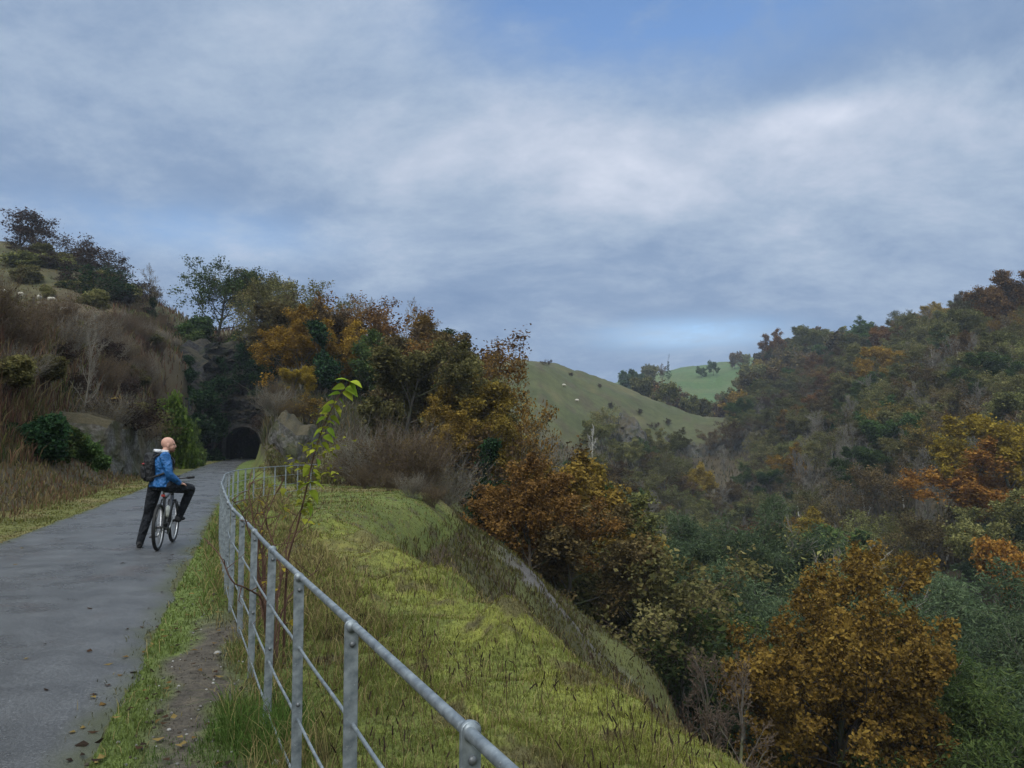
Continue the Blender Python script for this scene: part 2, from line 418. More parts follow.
# colours of the ground by what grows there
def zone_colours(x, y, z):
    r = np.hypot(x, y); th = np.arctan2(x, y)
    sd = sdist_poly(x, y)
    n1 = fbm(x*.9, y*.9, 21); n2 = fbm(x*.25, y*.25, 22); n3 = fbm(x*3.1, y*3.1, 23)
    off = x-path_x(y)
    C = np.zeros((len(x), 3)); C[:] = (.060, .048, .030)                  # woodland floor
    def lay(mask, c):
        m = np.clip(mask, 0, 1)[:, None]; C[:] = C*(1-m)+np.asarray(c)*m
    leftside = off < -PW
    hill = leftside & (r > 60) & (th < R(-14))
    lay(leftside*sstep(1, 9, sd), (.085, .062, .038))
    lay(leftside*sstep(14, 30, sd)*(th < R(-17)), (.064, .056, .026))
    lay(leftside*sstep(14, 30, sd)*(th < R(-17))*sstep(.5, .62, n2), (.050, .050, .022)); lay(leftside*sstep(14, 30, sd)*(th < R(-17))*sstep(.55, .66, fbm(x/7, y/7, 44)), (.06, .048, .032))
    # bare sheep hill beyond the gorge, and the pasture on the far skyline
    bare = sstep(-9.5, -7, np.degrees(th))*(1-sstep(15.2, 16.6, np.degrees(th)+(n2-.5)*2))*sstep(200, 222, r+(n2-.5)*30)*(r < 420)*sstep(0, 6, z+(n2-.5)*4)
    lay(bare*1.0, (.062, .068, .030)); lay(bare*sstep(.48, .7, fbm(x/14, y/14, 31)), (.088, .080, .038)); lay(bare*sstep(.52, .68, fbm(x/22, y/9, 33)), (.052, .060, .025)); lay(bare*sstep(.55, .68, fbm(x/5, y/5, 34))*.7, (.060, .050, .032))
    far = (th > R(6))*(th < R(22.5))*(r > 490)
    lay(far*1.0, (.056, .096, .036)); lay(far*sstep(.45, .65, fbm(x/60, y/25, 37)), (.078, .102, .042)); lay(far*sstep(.55, .7, fbm(x/9, y/9, 38))*.7, (.06, .085, .035))
    # embankment flank: moss, soil and a grey scree streak
    fl = (~leftside)*(r < 60)*sstep(-.3, .8, sd)*(off > 3)
    lay(fl, (.060, .058, .026)); lay(fl*sstep(.45, .65, n1), (.075, .055, .035)); lay(fl*sstep(.55, .7, n2), (.08, .085, .028))
    sc_ = fl*(1-sstep(1.4, 3.2, np.abs(y-31.8+(n1-.5)*4.2)))*sstep(-.8, .8, x+(n2-.5)*2)*(1-sstep(8, 12, x))
    lay(sc_*.9, (.100, .092, .097)); lay(sc_*sstep(.52, .60, n3), (.06, .052, .042)); lay(sc_*sstep(.60, .70, n1), (.055, .055, .026))
    # flat strip
    inn = (sd < .6)
    lay(inn*1.0, (.100, .116, .030))
    lay(inn*sstep(.50, .66, n1), (.085, .105, .028))
    lay(inn*sstep(.52, .7, n2), (.125, .112, .045))
    moss = inn*(off > 2.2)*sstep(-2.6, -.9, sd)*(1-sstep(14, 21, y))
    lay(moss*sstep(.34, .62, n1*.7+n3*.3)*.9, (.152, .158, .034))
    lay(inn*sstep(.60, .72, n3)*.8, (.065, .052, .030))
    # verge beside the tarmac, green, with a worn muddy strip near by
    vr = inn*(off > PW*.8)*(off < PW+1.15)
    lay(vr*1.0, (.085, .112, .030))
    mud = vr*(1-sstep(.08, .32, np.abs(off-PW-.55-(n1-.5)*.6)+(n3-.5)*.35))*(1-sstep(6.5, 8.5, y+(n2-.5)*4))
    lay(mud, (.070, .060, .050))
    lv = inn*(off < -PW*.8)
    lay(lv*1.0, (.095, .098, .030)); lay(lv*sstep(.5, .65, n1), (.125, .105, .045))
    lay((np.abs(off) < PW+.03)*inn*1.0, (.060, .062, .032))
    return C, sd, off, mud

gm, nt, N, L = newmat('ground')
a = vcol(nt)
f1 = noise(nt, 9, 6, .65); f2 = noise(nt, 55, 4, .6); f3 = noise(nt, .35, 5, .6)
c = mixc(nt, .75, a.outputs['Color'], ramp(nt, f1, [(.3, (.35, .33, .30)), (.5, (.95, .95, .95)), (.72, (1.5, 1.45, 1.25))]), 'MULTIPLY')
c = mixc(nt, .6, c, ramp(nt, f2, [(.3, (.4, .4, .4)), (.7, (1.5, 1.5, 1.5))]), 'MULTIPLY')
c = mixc(nt, .5, c, ramp(nt, f3, [(.35, (.6, .6, .6)), (.65, (1.35, 1.35, 1.3))]), 'MULTIPLY')
hh = mathn(nt, 'ADD', f1, mathn(nt, 'MULTIPLY', f2, .4))
out_surf(nt, bsdf(nt, c, .92, 0, .2, bump(nt, hh, .7, .05)))

th = np.concatenate([np.linspace(R(-46), R(46), 620), np.linspace(R(46), R(314), 110)[1:-1]])
rr = np.concatenate([np.exp(np.linspace(math.log(.35), math.log(1.5), 30))[:-1], np.exp(np.linspace(math.log(1.5), math.log(16), 330))[:-1], np.exp(np.linspace(math.log(16), math.log(2600), 290))])
TH, RR = np.meshgrid(th, rr)
gx = (RR*np.sin(TH)).ravel(); gy = (RR*np.cos(TH)).ravel()
gz = hgt(gx, gy)
GC, gsd, goff, gmud = zone_colours(gx, gy, gz)
nth = len(th); nr = len(rr)
i = np.arange(nr-1)[:, None]*nth; j = np.arange(nth)[None, :]; k = (j+1) % nth
Q = np.stack([i+j, i+nth+j, i+nth+k, i+k], -1).reshape(-1, 4)
# leave the tunnel mouth open
cxq = gx[Q].mean(1); cyq = gy[Q].mean(1)
tdx, tdy = -.355+.0014*(TUN_Y-60), 1.0
tl = math.hypot(tdx, tdy); tdx /= tl; tdy /= tl
al = (cxq-TUN_X)*tdx+(cyq-TUN_Y)*tdy; ac = (cxq-TUN_X)*tdy-(cyq-TUN_Y)*tdx
Q = Q[~((al > -.6) & (al < 7.5) & (np.abs(ac) < 2.9) & (gz[Q].max(1) > .4))]
mb = MB(); mb.add(np.stack([gx, gy, gz], 1), Q, col=GC)
zc = hz(0, 0)
mb.add([(0, 0, zc)]+[(rr[0]*math.sin(t), rr[0]*math.cos(t), gz[ii]) for ii, t in enumerate(th)], None, [(0, 1+ii, 1+(ii+1) % nth) for ii in range(nth)], col=GC[0])
ground = mb.obj('ground', gm, smooth=True)
setp(ground, 'rough grassy ground falling from the path into the gorge and rising to the hills', 'ground', kind='structure')

# the tarmac path
pm, nt, N, L = newmat('tarmac')
f1 = noise(nt, 2.1, 6, .6); f2 = noise(nt, 70, 4, .85); f3 = noise(nt, .5, 4, .6)
c = ramp(nt, f1, [(.3, (.054, .055, .060)), (.7, (.092, .093, .099))])
c = mixc(nt, .8, c, ramp(nt, f2, [(.32, (.22, .22, .22)), (.52, (.9, .9, .9)), (.70, (2.6, 2.6, 2.5))]), 'MULTIPLY')
c = mixc(nt, ramp(nt, noise(nt, .9, 5, .7), [(.56, (0, 0, 0)), (.72, (.55, .55, .55))]), c, (.070, .050, .045))
a = vcol(nt); c = mixc(nt, a.outputs['Fac'], c, (.058, .062, .030))
rg = ramp(nt, mathn(nt, 'ADD', mathn(nt, 'MULTIPLY', f3, .7), mathn(nt, 'MULTIPLY', f1, .3)), [(.38, (.20, .20, .20)), (.62, (.42, .42, .42))])
out_surf(nt, bsdf(nt, c, rg, 0, .5, bump(nt, f2, 1.0, .009)))
ys = np.concatenate([np.linspace(-16, 2, 40)[:-1], np.exp(np.linspace(math.log(2), math.log(127), 420))])
ws = np.array([-1.12, -1.04, -.98, -.93, -.85, -.7, -.45, -.2, 0, .2, .45, .7, .85, .93, .98, 1.04, 1.12])
W, Y = np.meshgrid(ws, ys)
irr = np.where(W < 0, fbm(Y*1.3, Y*0+2.2, 61)-.5, fbm(Y*1.3, Y*0+9.1, 62)-.5)*.22*sstep(.6, 1, np.abs(W))
irr = irr+(fbm(Y*6, W*2, 63)-.5)*.12*sstep(.8, 1, np.abs(W))
X = path_x(Y)+PW*(W)+irr*np.sign(W)
Z = .045-.028*np.abs(W)**2-.09*sstep(.97, 1.12, np.abs(W))+.004*(fbm(X*.8, Y*.8, 65)-.5)
nw = len(ws)
i = np.arange(len(ys)-1)[:, None]*nw; j = np.arange(nw-1)[None, :]
Q = np.stack([i+j, i+j+1, i+nw+j+1, i+nw+j], -1).reshape(-1, 4)
ed = sstep(.86, 1.03, np.abs(W)+(fbm(X*3, Y*3, 66)-.5)*.2).ravel()
mb = MB(); mb.add(np.stack([X.ravel(), Y.ravel(), Z.ravel()], 1), Q, col=ed)
setp(mb.obj('path', pm, smooth=True), 'damp grey tarmac path running ahead into the tunnel', 'path', kind='structure')

# ------------------------------------------------------------------ camera
cd = bpy.data.cameras.new('camera'); cam = bpy.data.objects.new('camera', cd); COL.objects.link(cam)
cd.sensor_width = 36; cd.lens = 36*F/1024; cd.clip_end = 6000; cd.clip_start = .05
cam.location = (0, 0, EYE); cam.rotation_euler = (R(90)+PITCH, 0, 0)
scene.camera = cam

# ------------------------------------------------------------------ sky and sun
SUN_EL, SUN_AZ = R(48), R(200)      # compass-like angle from +Y, clockwise
w = bpy.data.worlds.new('World'); scene.world = w; w.use_nodes = True
nt = w.node_tree; N = nt.nodes; L = nt.links; N.clear()
sky = N.new('ShaderNodeTexSky'); sky.sky_type = 'NISHITA'; sky.sun_disc = False
sky.sun_elevation = SUN_EL; sky.sun_rotation = SUN_AZ
tc = N.new('ShaderNodeTexCoord'); sx = N.new('ShaderNodeSeparateXYZ'); L.new(tc.outputs['Generated'], sx.inputs[0])
zz = mathn(nt, 'MAXIMUM', sx.outputs[2], 0.0)
den = mathn(nt, 'ADD', zz, .26)
cx = N.new('ShaderNodeCombineXYZ'); L.new(mathn(nt, 'DIVIDE', sx.outputs[0], den), cx.inputs[0]); L.new(mathn(nt, 'DIVIDE', sx.outputs[1], den), cx.inputs[1]); cx.inputs[2].default_value = 3.7
wn = N.new('ShaderNodeTexNoise'); wn.inputs['Scale'].default_value = .8; wn.inputs['Detail'].default_value = 2; L.new(cx.outputs[0], wn.inputs['Vector'])
wv = N.new('ShaderNodeVectorMath'); wv.operation = 'MULTIPLY_ADD'; L.new(wn.outputs['Color'], wv.inputs[0]); wv.inputs[1].default_value = (.5, .35, 0); L.new(cx.outputs[0], wv.inputs[2])
def skynoise(scale, detail, rough, off, str_=(1, 1, 1)):
    mp = N.new('ShaderNodeMapping'); mp.inputs['Location'].default_value = off; mp.inputs['Scale'].default_value = str_; L.new(wv.outputs[0], mp.inputs[0])
    return noise(nt, scale, detail, rough, vec=mp.outputs[0])
big = skynoise(.95, 4, .54, (1.3, .4, 0), (1, 1.3, 1))
mid = skynoise(3.6, 7, .66, (4.2, 7.7, 2), (1, 1.1, 1))
def gauss(u, v, su, sv):
    """a soft patch of sky seen in the direction of picture point u, v"""
    ax = math.atan((u-512)/F); el = math.atan(zk(v)*math.cos(ax))
    az = mathn(nt, 'ARCTAN2', sx.outputs[0], sx.outputs[1]); e = mathn(nt, 'ARCSINE', sx.outputs[2])
    a = mathn(nt, 'DIVIDE', mathn(nt, 'SUBTRACT', az, ax), su/F); b = mathn(nt, 'DIVIDE', mathn(nt, 'SUBTRACT', e, el), sv/F)
    s = mathn(nt, 'ADD', mathn(nt, 'MULTIPLY', a, a), mathn(nt, 'MULTIPLY', b, b))
    return mathn(nt, 'POWER', 2.718, mathn(nt, 'MULTIPLY', s, -1.0))
f = mathn(nt, 'ADD', mathn(nt, 'MULTIPLY', big, .54), mathn(nt, 'MULTIPLY', mid, .46))
for (u, v, su, sv, am) in SKY_PATCHES:
    f = mathn(nt, 'ADD', f, mathn(nt, 'MULTIPLY', gauss(u, v, su, sv), am))
cloud = ramp(nt, f, [(p_, tuple(10*q for q in c_)) for p_, c_ in SKY_RAMP])
gap = None
for (u, v, su, sv, am) in SKY_GAPS:
    g = mathn(nt, 'MULTIPLY', gauss(u, v, su, sv), am); gap = g if gap is None else mathn(nt, 'ADD', gap, g)
gap = mathn(nt, 'MULTIPLY', gap, mathn(nt, 'ADD', .35, mathn(nt, 'MULTIPLY', ramp(nt, mid, [(.35, (1, 1, 1)), (.65, (0, 0, 0))]), .75)), clamp=True)
skyb = mixc(nt, 1.0, sky.outputs[0], SKY_TINT, 'MULTIPLY')
col = mixc(nt, gap, cloud, skyb)
# unseen sky overhead and behind the viewer, brightened and warmed to light the ground
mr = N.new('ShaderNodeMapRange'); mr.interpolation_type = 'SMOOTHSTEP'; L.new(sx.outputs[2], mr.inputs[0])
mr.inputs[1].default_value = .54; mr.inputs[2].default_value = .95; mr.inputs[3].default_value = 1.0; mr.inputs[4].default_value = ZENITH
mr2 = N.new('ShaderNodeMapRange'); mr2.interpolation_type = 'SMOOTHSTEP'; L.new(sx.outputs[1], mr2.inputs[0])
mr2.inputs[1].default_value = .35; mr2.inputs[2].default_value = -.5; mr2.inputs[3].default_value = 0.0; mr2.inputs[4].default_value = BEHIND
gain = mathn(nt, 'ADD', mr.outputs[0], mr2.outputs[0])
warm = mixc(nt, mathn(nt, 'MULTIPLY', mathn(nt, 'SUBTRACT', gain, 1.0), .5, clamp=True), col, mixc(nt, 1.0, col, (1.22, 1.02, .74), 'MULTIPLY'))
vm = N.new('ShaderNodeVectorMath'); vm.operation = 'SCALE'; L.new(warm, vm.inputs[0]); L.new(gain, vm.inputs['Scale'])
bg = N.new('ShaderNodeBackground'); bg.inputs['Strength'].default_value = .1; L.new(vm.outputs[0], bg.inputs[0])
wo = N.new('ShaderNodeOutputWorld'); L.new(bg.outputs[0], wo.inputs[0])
sd_ = bpy.data.lights.new('sun', 'SUN'); sd_.energy = 1.5; sd_.angle = R(18); sd_.color = (1, .95, .88)
so = bpy.data.objects.new('sun', sd_); COL.objects.link(so)
so.rotation_euler = (R(90)-SUN_EL, 0, math.pi-SUN_AZ)
scene.view_settings.view_transform = 'Standard'; scene.view_settings.look = 'None'
scene.view_settings.exposure = EXPOSURE; scene.view_settings.gamma = 1
scene.view_settings.use_curve_mapping = False
w.cycles.sampling_method = "MANUAL"; w.cycles.sample_map_resolution = 512
scene.cycles.max_bounces = 4; scene.cycles.diffuse_bounces = 2; scene.cycles.glossy_bounces = 2; scene.cycles.transmission_bounces = 2
scene.cycles.volume_bounces = 0; scene.cycles.transparent_max_bounces = 4
# ------------------------------------------------------------------ trees
BARK_GREY = barkmat('bark_grey', (.046, .041, .035), (.115, .105, .090), (.07, .08, .035))
BARK_DARK = barkmat('bark_dark', (.025, .021, .017), (.070, .060, .048), (.045, .055, .022))
BARK_PALE = barkmat('bark_pale', (.25, .24, .21), (.50, .48, .44))
TWIG_GREY = barkmat('twig_grey', (.105, .096, .082), (.185, .170, .146))
TWIG_BROWN = barkmat('twig_brown', (.055, .040, .030), (.105, .078, .058))
TWIG_DARK = barkmat('twig_dark', (.028, .022, .020), (.055, .042, .038))
LM = {
    'olive': leafmat('leaf_olive', (.046, .050, .019), (.108, .106, .039), (.180, .168, .064)),
    'brown': leafmat('leaf_brown', (.042, .031, .016), (.090, .064, .029), (.145, .105, .048)),
    'rust': leafmat('leaf_rust', (.058, .034, .013), (.128, .072, .022), (.205, .122, .036), hue=.016, val=.22),
    'beech': leafmat('leaf_beech', (.055, .034, .011), (.138, .080, .019), (.235, .148, .036), hue=.01, val=.1),
    'orange': leafmat('leaf_orange', (.110, .048, .012), (.225, .108, .022), (.320, .180, .040), hue=.01, val=.12),
    'gold': leafmat('leaf_gold', (.120, .080, .014), (.230, .150, .020), (.330, .225, .040), hue=.012, val=.2),
    'green': leafmat('leaf_green', (.022, .040, .014), (.050, .080, .025), (.086, .118, .038)),
    'ivy': leafmat('leaf_ivy', (.008, .020, .010), (.018, .040, .017), (.036, .064, .026), hue=.01, val=.2, trans=.12),
    'willow': leafmat('leaf_willow', (.032, .052, .026), (.062, .090, .045), (.098, .128, .066), hue=.012, val=.2),
    'ochre': leafmat('leaf_ochre', (.070, .046, .013), (.150, .098, .022), (.225, .155, .036), hue=.016, val=.2),
    'haw': leafmat('leaf_haw', (.022, .016, .014), (.042, .030, .024), (.070, .048, .036)),
    'lime': leafmat('leaf_lime', (.028, .055, .012), (.065, .105, .020), (.12, .165, .034)),
}

class Tree:
    def __init__(s, seed): s.r = random.Random(seed); s.g = np.random.default_rng(seed); s.tubes = []; s.tw0 = []; s.tw1 = []; s.twr = []; s.tips = []; s.tipd = []; s.tipc = []
def rv(r, s=1): return Vector((r.gauss(0, s), r.gauss(0, s), r.gauss(0, s)))
def grow(T, p, d, length, rad, level, P, clump=.5):
    r = T.r; last = level >= P['levels']
    n = max(2, P['seg'][min(level, len(P['seg'])-1)])
    pts = [p.copy()]; dirs = [d.copy()]
    step = length/n; wob = P['wob'][min(level, len(P['wob'])-1)]; up = P['up'][min(level, len(P['up'])-1)]
    for i in range(n):
        d = (d+rv(r, wob)+Vector((0, 0, up))).normalized()
        p = p+d*step; pts.append(p.copy()); dirs.append(d.copy())
    rt = rad*P['taper'][min(level, len(P['taper'])-1)]
    if last:
        for i in range(n):
            T.tw0.append(pts[i][:]); T.tw1.append(pts[i+1][:]); T.twr.append((rad*(1-i/n*.6), rad*(1-(i+1)/n*.6)))
        for i in range(1, n+1):
            T.tips.append(pts[i][:]); T.tipc.append(clump)
        return
    T.tubes.append(([q[:] for q in pts], np.linspace(rad, rt, n+1), level))
    nb = P['kids'][min(level, len(P['kids'])-1)]; nb = int(nb*r.uniform(.8, 1.2)+.5)
    t0 = P['t0'][min(level, len(P['t0'])-1)]
    az = r.uniform(0, 6.28)
    for k in range(nb):
        t = t0+(1-t0)*((k+r.uniform(.1, .9))/nb); f = t*n; i = min(int(f), n-1); q = pts[i].lerp(pts[i+1], f-i); dd = dirs[i+1]
        az += 2.4+r.uniform(-.5, .5)
        ang = P['ang'][min(level, len(P['ang'])-1)]*r.uniform(.75, 1.2)
        ref = Vector((0, 0, 1)) if abs(dd.z) < .9 else Vector((1, 0, 0))
        a = dd.cross(ref).normalized(); b = dd.cross(a)
        nd = (dd*math.cos(ang)+(a*math.cos(az)+b*math.sin(az))*math.sin(ang)).normalized()
        sh = P['shape'](t) if level == 0 else (1-.45*t)
        ln = length*P['ratio'][min(level, len(P['ratio'])-1)]*sh*r.uniform(.75, 1.2)
        cl = r.random() if level <= 1 else min(1, max(0, clump+r.uniform(-.25, .25)))
        br = (rad+(rt-rad)*t)*P['rr'][min(level, len(P['rr'])-1)]
        grow(T, q, nd, ln, max(br, P['rmin']), level+1, P, cl)
    if level < P['levels']:   # the leader carries on
        grow(T, pts[-1], dirs[-1], length*P.get('lead', .45), max(rt, P['rmin']), level+1, P, clump)

BROAD = dict(levels=4, seg=[7, 6, 5, 3, 2], wob=[.07, .16, .2, .25, .3], up=[.03, .06, .04, .03, .02], lead=.26, trunk=.60, taper=[.35, .3, .3, .4], kids=[9, 7, 6, 4],
             t0=[.28, .25, .2, .15], ang=[.95, .85, .8, .75], ratio=[.66, .52, .45, .42], rr=[.5, .5, .5, .6], rmin=.012, shape=lambda t: .55+.62*math.sin(math.pi*min(1, .22+t*.62)))
def proto(name, seed, P, H, R0, leaf=None, per=3, size=(.16, .11), spread=.25, flat=.5, twigmat=None, barkm=None, ivy=0, lod=None, hang=0, base=None, nstems=1, lean=.05, tint=(.35, .65)):
    """one tree of its kind, H metres tall: a trunk mesh and a crown mesh"""
    T = Tree(seed)
    for s in range(nstems):
        d = Vector((0, 0, 1))+rv(T.r, lean)*(1 if nstems == 1 else 1)
        if nstems > 1: d += Vector((math.cos(s*2.4), math.sin(s*2.4), 0))*lean*2.2
        p0 = Vector((0, 0, -.3)) if nstems == 1 else Vector((T.r.uniform(-.3, .3), T.r.uniform(-.3, .3), -.2))
        grow(T, p0, d.normalized(), H*P.get('trunk', .62)*T.r.uniform(.85, 1.1 if nstems > 1 else 1), R0*(1 if nstems == 1 else T.r.uniform(.7, 1.1)), 0, P)
    tr = MB(); cr = MB()
    for pts, rad, lv in T.tubes:
        if lv == 0:
            rad = np.array(rad); rad[0] *= 1.5; tr.tube(pts, rad, 7)
        elif lv == 1: tr.tube(pts, rad, 5)
        else: cr.tube(pts, rad, 3, mat=1)
    if T.tw0:
        rr_ = np.array(T.twr); prisms(cr, np.array(T.tw0), np.array(T.tw1), rr_[:, 0], rr_[:, 1], .5, 1)
    if leaf and per > 0:
        tp = np.array(T.tips); tc_ = np.array(T.tipc)
        n = int(len(tp)*per); idx = T.g.integers(0, len(tp), n)
        P_ = tp[idx]+T.g.normal(size=(n, 3))*spread*np.array([1, 1, .7])
        tn = np.clip(tint[0]*tc_[idx]+tint[1]*T.g.random(n), 0, 1)
        sz = np.clip(np.exp(T.g.normal(size=n)*.38), .4, 1.9)
        leaves(cr, P_, size[0]*sz, size[1]*sz, T.g, tn, 0, flat, hang)
    if ivy:
        for pts, rad, lv in T.tubes:
            if lv > 1 or (lv == 1 and T.r.random() < .45): continue
            pts = np.array(pts); m = int(ivy*(1 if lv == 0 else .3)); 
            t = T.g.random(m)*(len(pts)-1)*(.97 if lv == 0 else .6); i = t.astype(int); f = (t-i)[:, None]
            q = pts[i]*(1-f)+pts[np.minimum(i+1, len(pts)-1)]*f
            wd = (.55+.5*np.sin(q[:, 2:3]*1.7+seed))*(1 if lv == 0 else .5)
            q = q+T.g.normal(size=(m, 3))*np.array([.55, .55, .3])*wd*H/12
            leaves(cr, q, .26*T.g.uniform(.6, 1.3, m), .20*T.g.uniform(.6, 1.3, m), T.g, T.g.random(m)*.9, 2, .4)
    zs = np.concatenate(cr.V+tr.V)[:, 2]; top = float(np.percentile(zs, 99.7))
    mats = [LM[leaf] if leaf else (twigmat or TWIG_GREY), twigmat or TWIG_GREY, LM['ivy']]
    return dict(name=name, top=top, trunk=tr.mesh(name+'_trunk', barkm or BARK_GREY, True), crown=cr.mesh(name+'_crown', mats, False), n=sum(len(q) for q in cr.Q))

def var(P, **k): q = dict(P); q.update(k); return q
PR = {}
PR['broad'] = [proto('broadleaf_tree', 10+i, var(BROAD, kids=[9, 6, 5, 3]), 12, .20, 'olive', 8, (.20, .14), .27, .45, TWIG_BROWN, BARK_GREY) for i in range(3)]
PR['thin'] = [proto('thinning_tree', 20+i, var(BROAD, kids=[9, 6, 5, 3]), 12, .17, 'brown', 2.0, (.18, .125), .26, .45, TWIG_BROWN, BARK_GREY) for i in range(3)]
BARE = var(BROAD, kids=[10, 6, 5, 4], ang=[.62, .7, .7, .7], up=[.03, .10, .08, .05], shape=lambda t: 1.0-.45*t, ratio=[.52, .5, .5, .5], rmin=.014)
PR['bare'] = [proto('bare_tree', 30+i, BARE, 12, .14, None, 0, twigmat=TWIG_GREY, barkm=BARK_GREY) for i in range(3)]
PR['pole'] = [proto('bare_tree', 36+i, var(BARE, t0=[.45, .25, .2, .15], ang=[.5, .6, .7, .7], ratio=[.36, .5, .5, .5]), 13, .13, 'brown', .25, (.2, .15), .3, twigmat=TWIG_GREY, barkm=BARK_PALE) for i in range(2)]
PR['ivy'] = [proto('ivy_tree', 40+i, var(BROAD, kids=[8, 5, 4, 3]), 13, .24, 'brown', .7, (.22, .16), .3, .45, TWIG_DARK, BARK_DARK, ivy=2600) for i in range(2)]
PR['ivycol'] = [proto('ivy_tree', 46, var(BROAD, kids=[5, 3, 3, 2], ratio=[.22, .5, .5, .4], t0=[.5, .2, .2, .2]), 13, .22, None, 0, (.22, .16), .3, .45, TWIG_DARK, BARK_DARK, ivy=5200)]
WIL = var(BROAD, levels=3, kids=[9, 9, 8], ang=[.6, .5, .45], up=[.0, .03, .02, .0], wob=[.1, .12, .1, .12], t0=[.05, .15, .1], ratio=[.75, .55, .5], shape=lambda t: 1.1-.5*t, rmin=.008, trunk=.55)
PR['willow'] = [proto('willow_tree', 50+i, WIL, 7, .09, 'willow', 9, (.13, .045), .16, .15, TWIG_GREY, BARK_GREY, nstems=4, lean=.22) for i in range(2)]
BWIL = var(WIL, kids=[12, 11, 9], t0=[.08, .12, .1], wob=[.08, .10, .10], rmin=.010)
PR['bigwillow'] = [proto('willow_tree', 57+i, BWIL, 14, .16, 'willow', 14, (.17, .05), .26, .1, TWIG_GREY, BARK_GREY, nstems=5, lean=.24) for i in range(2)]
PR['fuzz'] = [proto('willow_tree', 55, WIL, 7, .09, 'olive', 1.2, (.07, .03), .2, .15, TWIG_GREY, BARK_GREY, nstems=4, lean=.22)]
HAW = var(BROAD, levels=3, kids=[8, 7, 7], ang=[1.0, .9, .9], up=[.0, .02, .02, .0], wob=[.18, .25, .3, .3], t0=[.2, .15, .1], ratio=[.7, .55, .5], shape=lambda t: 1.1-.4*t, rmin=.012, trunk=.6)
PR['hawthorn'] = [proto('hawthorn_bush', 60+i, HAW, 5, .10, 'haw', .8, (.14, .10), .2, .3, TWIG_DARK, BARK_DARK, nstems=2, lean=.15) for i in range(3)]
PR['semi'] = [proto('broadleaf_tree', 65+i, var(BROAD, kids=[10, 7, 6, 4], ratio=[.75, .52, .45, .42]), 12, .24, 'green', 1.5, (.20, .14), .3, .45, TWIG_DARK, BARK_DARK) for i in range(2)]
PR['bush'] = [proto('bush', 70+i, var(HAW, kids=[8, 7, 6]), 3, .05, 'green', 5, (.17, .12), .18, .3, TWIG_BROWN, BARK_DARK, nstems=4, lean=.25) for i in range(2)]
THK = var(BROAD, lead=.45, levels=2, seg=[7, 5, 3], kids=[12, 7], ang=[.45, .5], up=[.02, .06, .03], wob=[.06, .12, .16], t0=[.25, .2], ratio=[.40, .45], shape=lambda t: 1.1-.5*t, rmin=.0055, trunk=.95)
PR['thicket'] = [proto('thicket', 80+i, THK, 3, .020, 'brown', .25, (.07, .045), .06, .3, [TWIG_BROWN, TWIG_GREY][i % 2], [TWIG_BROWN, TWIG_GREY][i % 2], nstems=34, lean=.19) for i in range(3)]
PINE = var(BROAD, levels=3, kids=[9, 6, 5], t0=[.55, .3, .2], ang=[1.2, .8, .7], ratio=[.42, .5, .5], up=[.02, .08, .1, .1], shape=lambda t: 1.15-.7*t)
PR['pine'] = [proto('pine_tree', 90, PINE, 12, .18, 'rust', 16, (.22, .08), .24, .5, TWIG_DARK, BARK_DARK)]
CON = var(BROAD, lead=.3, levels=2, seg=[9, 4, 2], kids=[34, 7], t0=[.12, .2], ang=[1.35, .8], ratio=[.30, .45], up=[.0, -.02, 0], shape=lambda t: 1.25-1.1*t, trunk=.98, wob=[.01, .08, .1])
PR['conifer'] = [proto('conifer_tree', 92, CON, 14, .18, 'ivy', 12, (.30, .12), .22, .5, TWIG_DARK, BARK_DARK)]
PR['beech'] = [proto('beech_tree', 98, var(BROAD, levels=4, kids=[15, 8, 6, 4], t0=[.14, .2, .2, .15], ang=[1.0, .85, .8, .75], ratio=[.80, .52, .45, .42], up=[.02, .03, .03, .02, .0], trunk=.52, shape=lambda t: .62+.55*math.sin(math.pi*min(1, .15+t*.72))), 15, .22, 'beech', 8, (.165, .12), .19, .55, TWIG_DARK, BARK_DARK)]
# plainer trees for the woods hundreds of metres away
FARP = var(BROAD, levels=3, kids=[8, 5, 4], seg=[5, 4, 3, 2], rmin=.03)
PR['far'] = [proto('broadleaf_tree', 100+i, FARP, 12, .2, 'olive', 7, (.75, .55), .55, .3, TWIG_BROWN, BARK_GREY) for i in range(3)]
PR['farbare'] = [proto('bare_tree', 110+i, var(FARP, ang=[.62, .7, .7], kids=[9, 6, 5], rmin=.04), 12, .2, 'brown', .8, (.5, .4), .5, .3, TWIG_GREY, BARK_GREY) for i in range(2)]

for m_ in PR.values():
    for p_ in m_: print('proto', p_['name'], p_['n'], round(p_['top'], 1))
rng = np.random.default_rng(7); rnd = random.Random(11)
PLACED = []
def plant(kind, x, y, height, label, cat='tree', group=None, leaf=None, name=None, widen=1.0, sink=.25, z=None, idx=None, bark=None, twig=None):
    pr = PR[kind][rnd.randrange(len(PR[kind])) if idx is None else idx % len(PR[kind])]
    z = hz(x, y) if z is None else z
    s = height/pr['top']
    root = empty(name or pr['name'], (x, y, z-sink*min(1, height/8)), rnd.uniform(0, 6.28), (s*widen, s*widen, s))
    setp(root, label, cat, group)
    t = bpy.data.objects.new('trunk', pr['trunk']); COL.objects.link(t); t.parent = root
    c = bpy.data.objects.new('crown', pr['crown']); COL.objects.link(c); c.parent = root
    if bark: t.material_slots[0].link = 'OBJECT'; t.material_slots[0].material = bark
    if leaf: c.material_slots[0].link = 'OBJECT'; c.material_slots[0].material = LM[leaf]
    if twig: c.material_slots[1].link = 'OBJECT'; c.material_slots[1].material = twig
    PLACED.append((x, y, height*.33*widen))
    return root
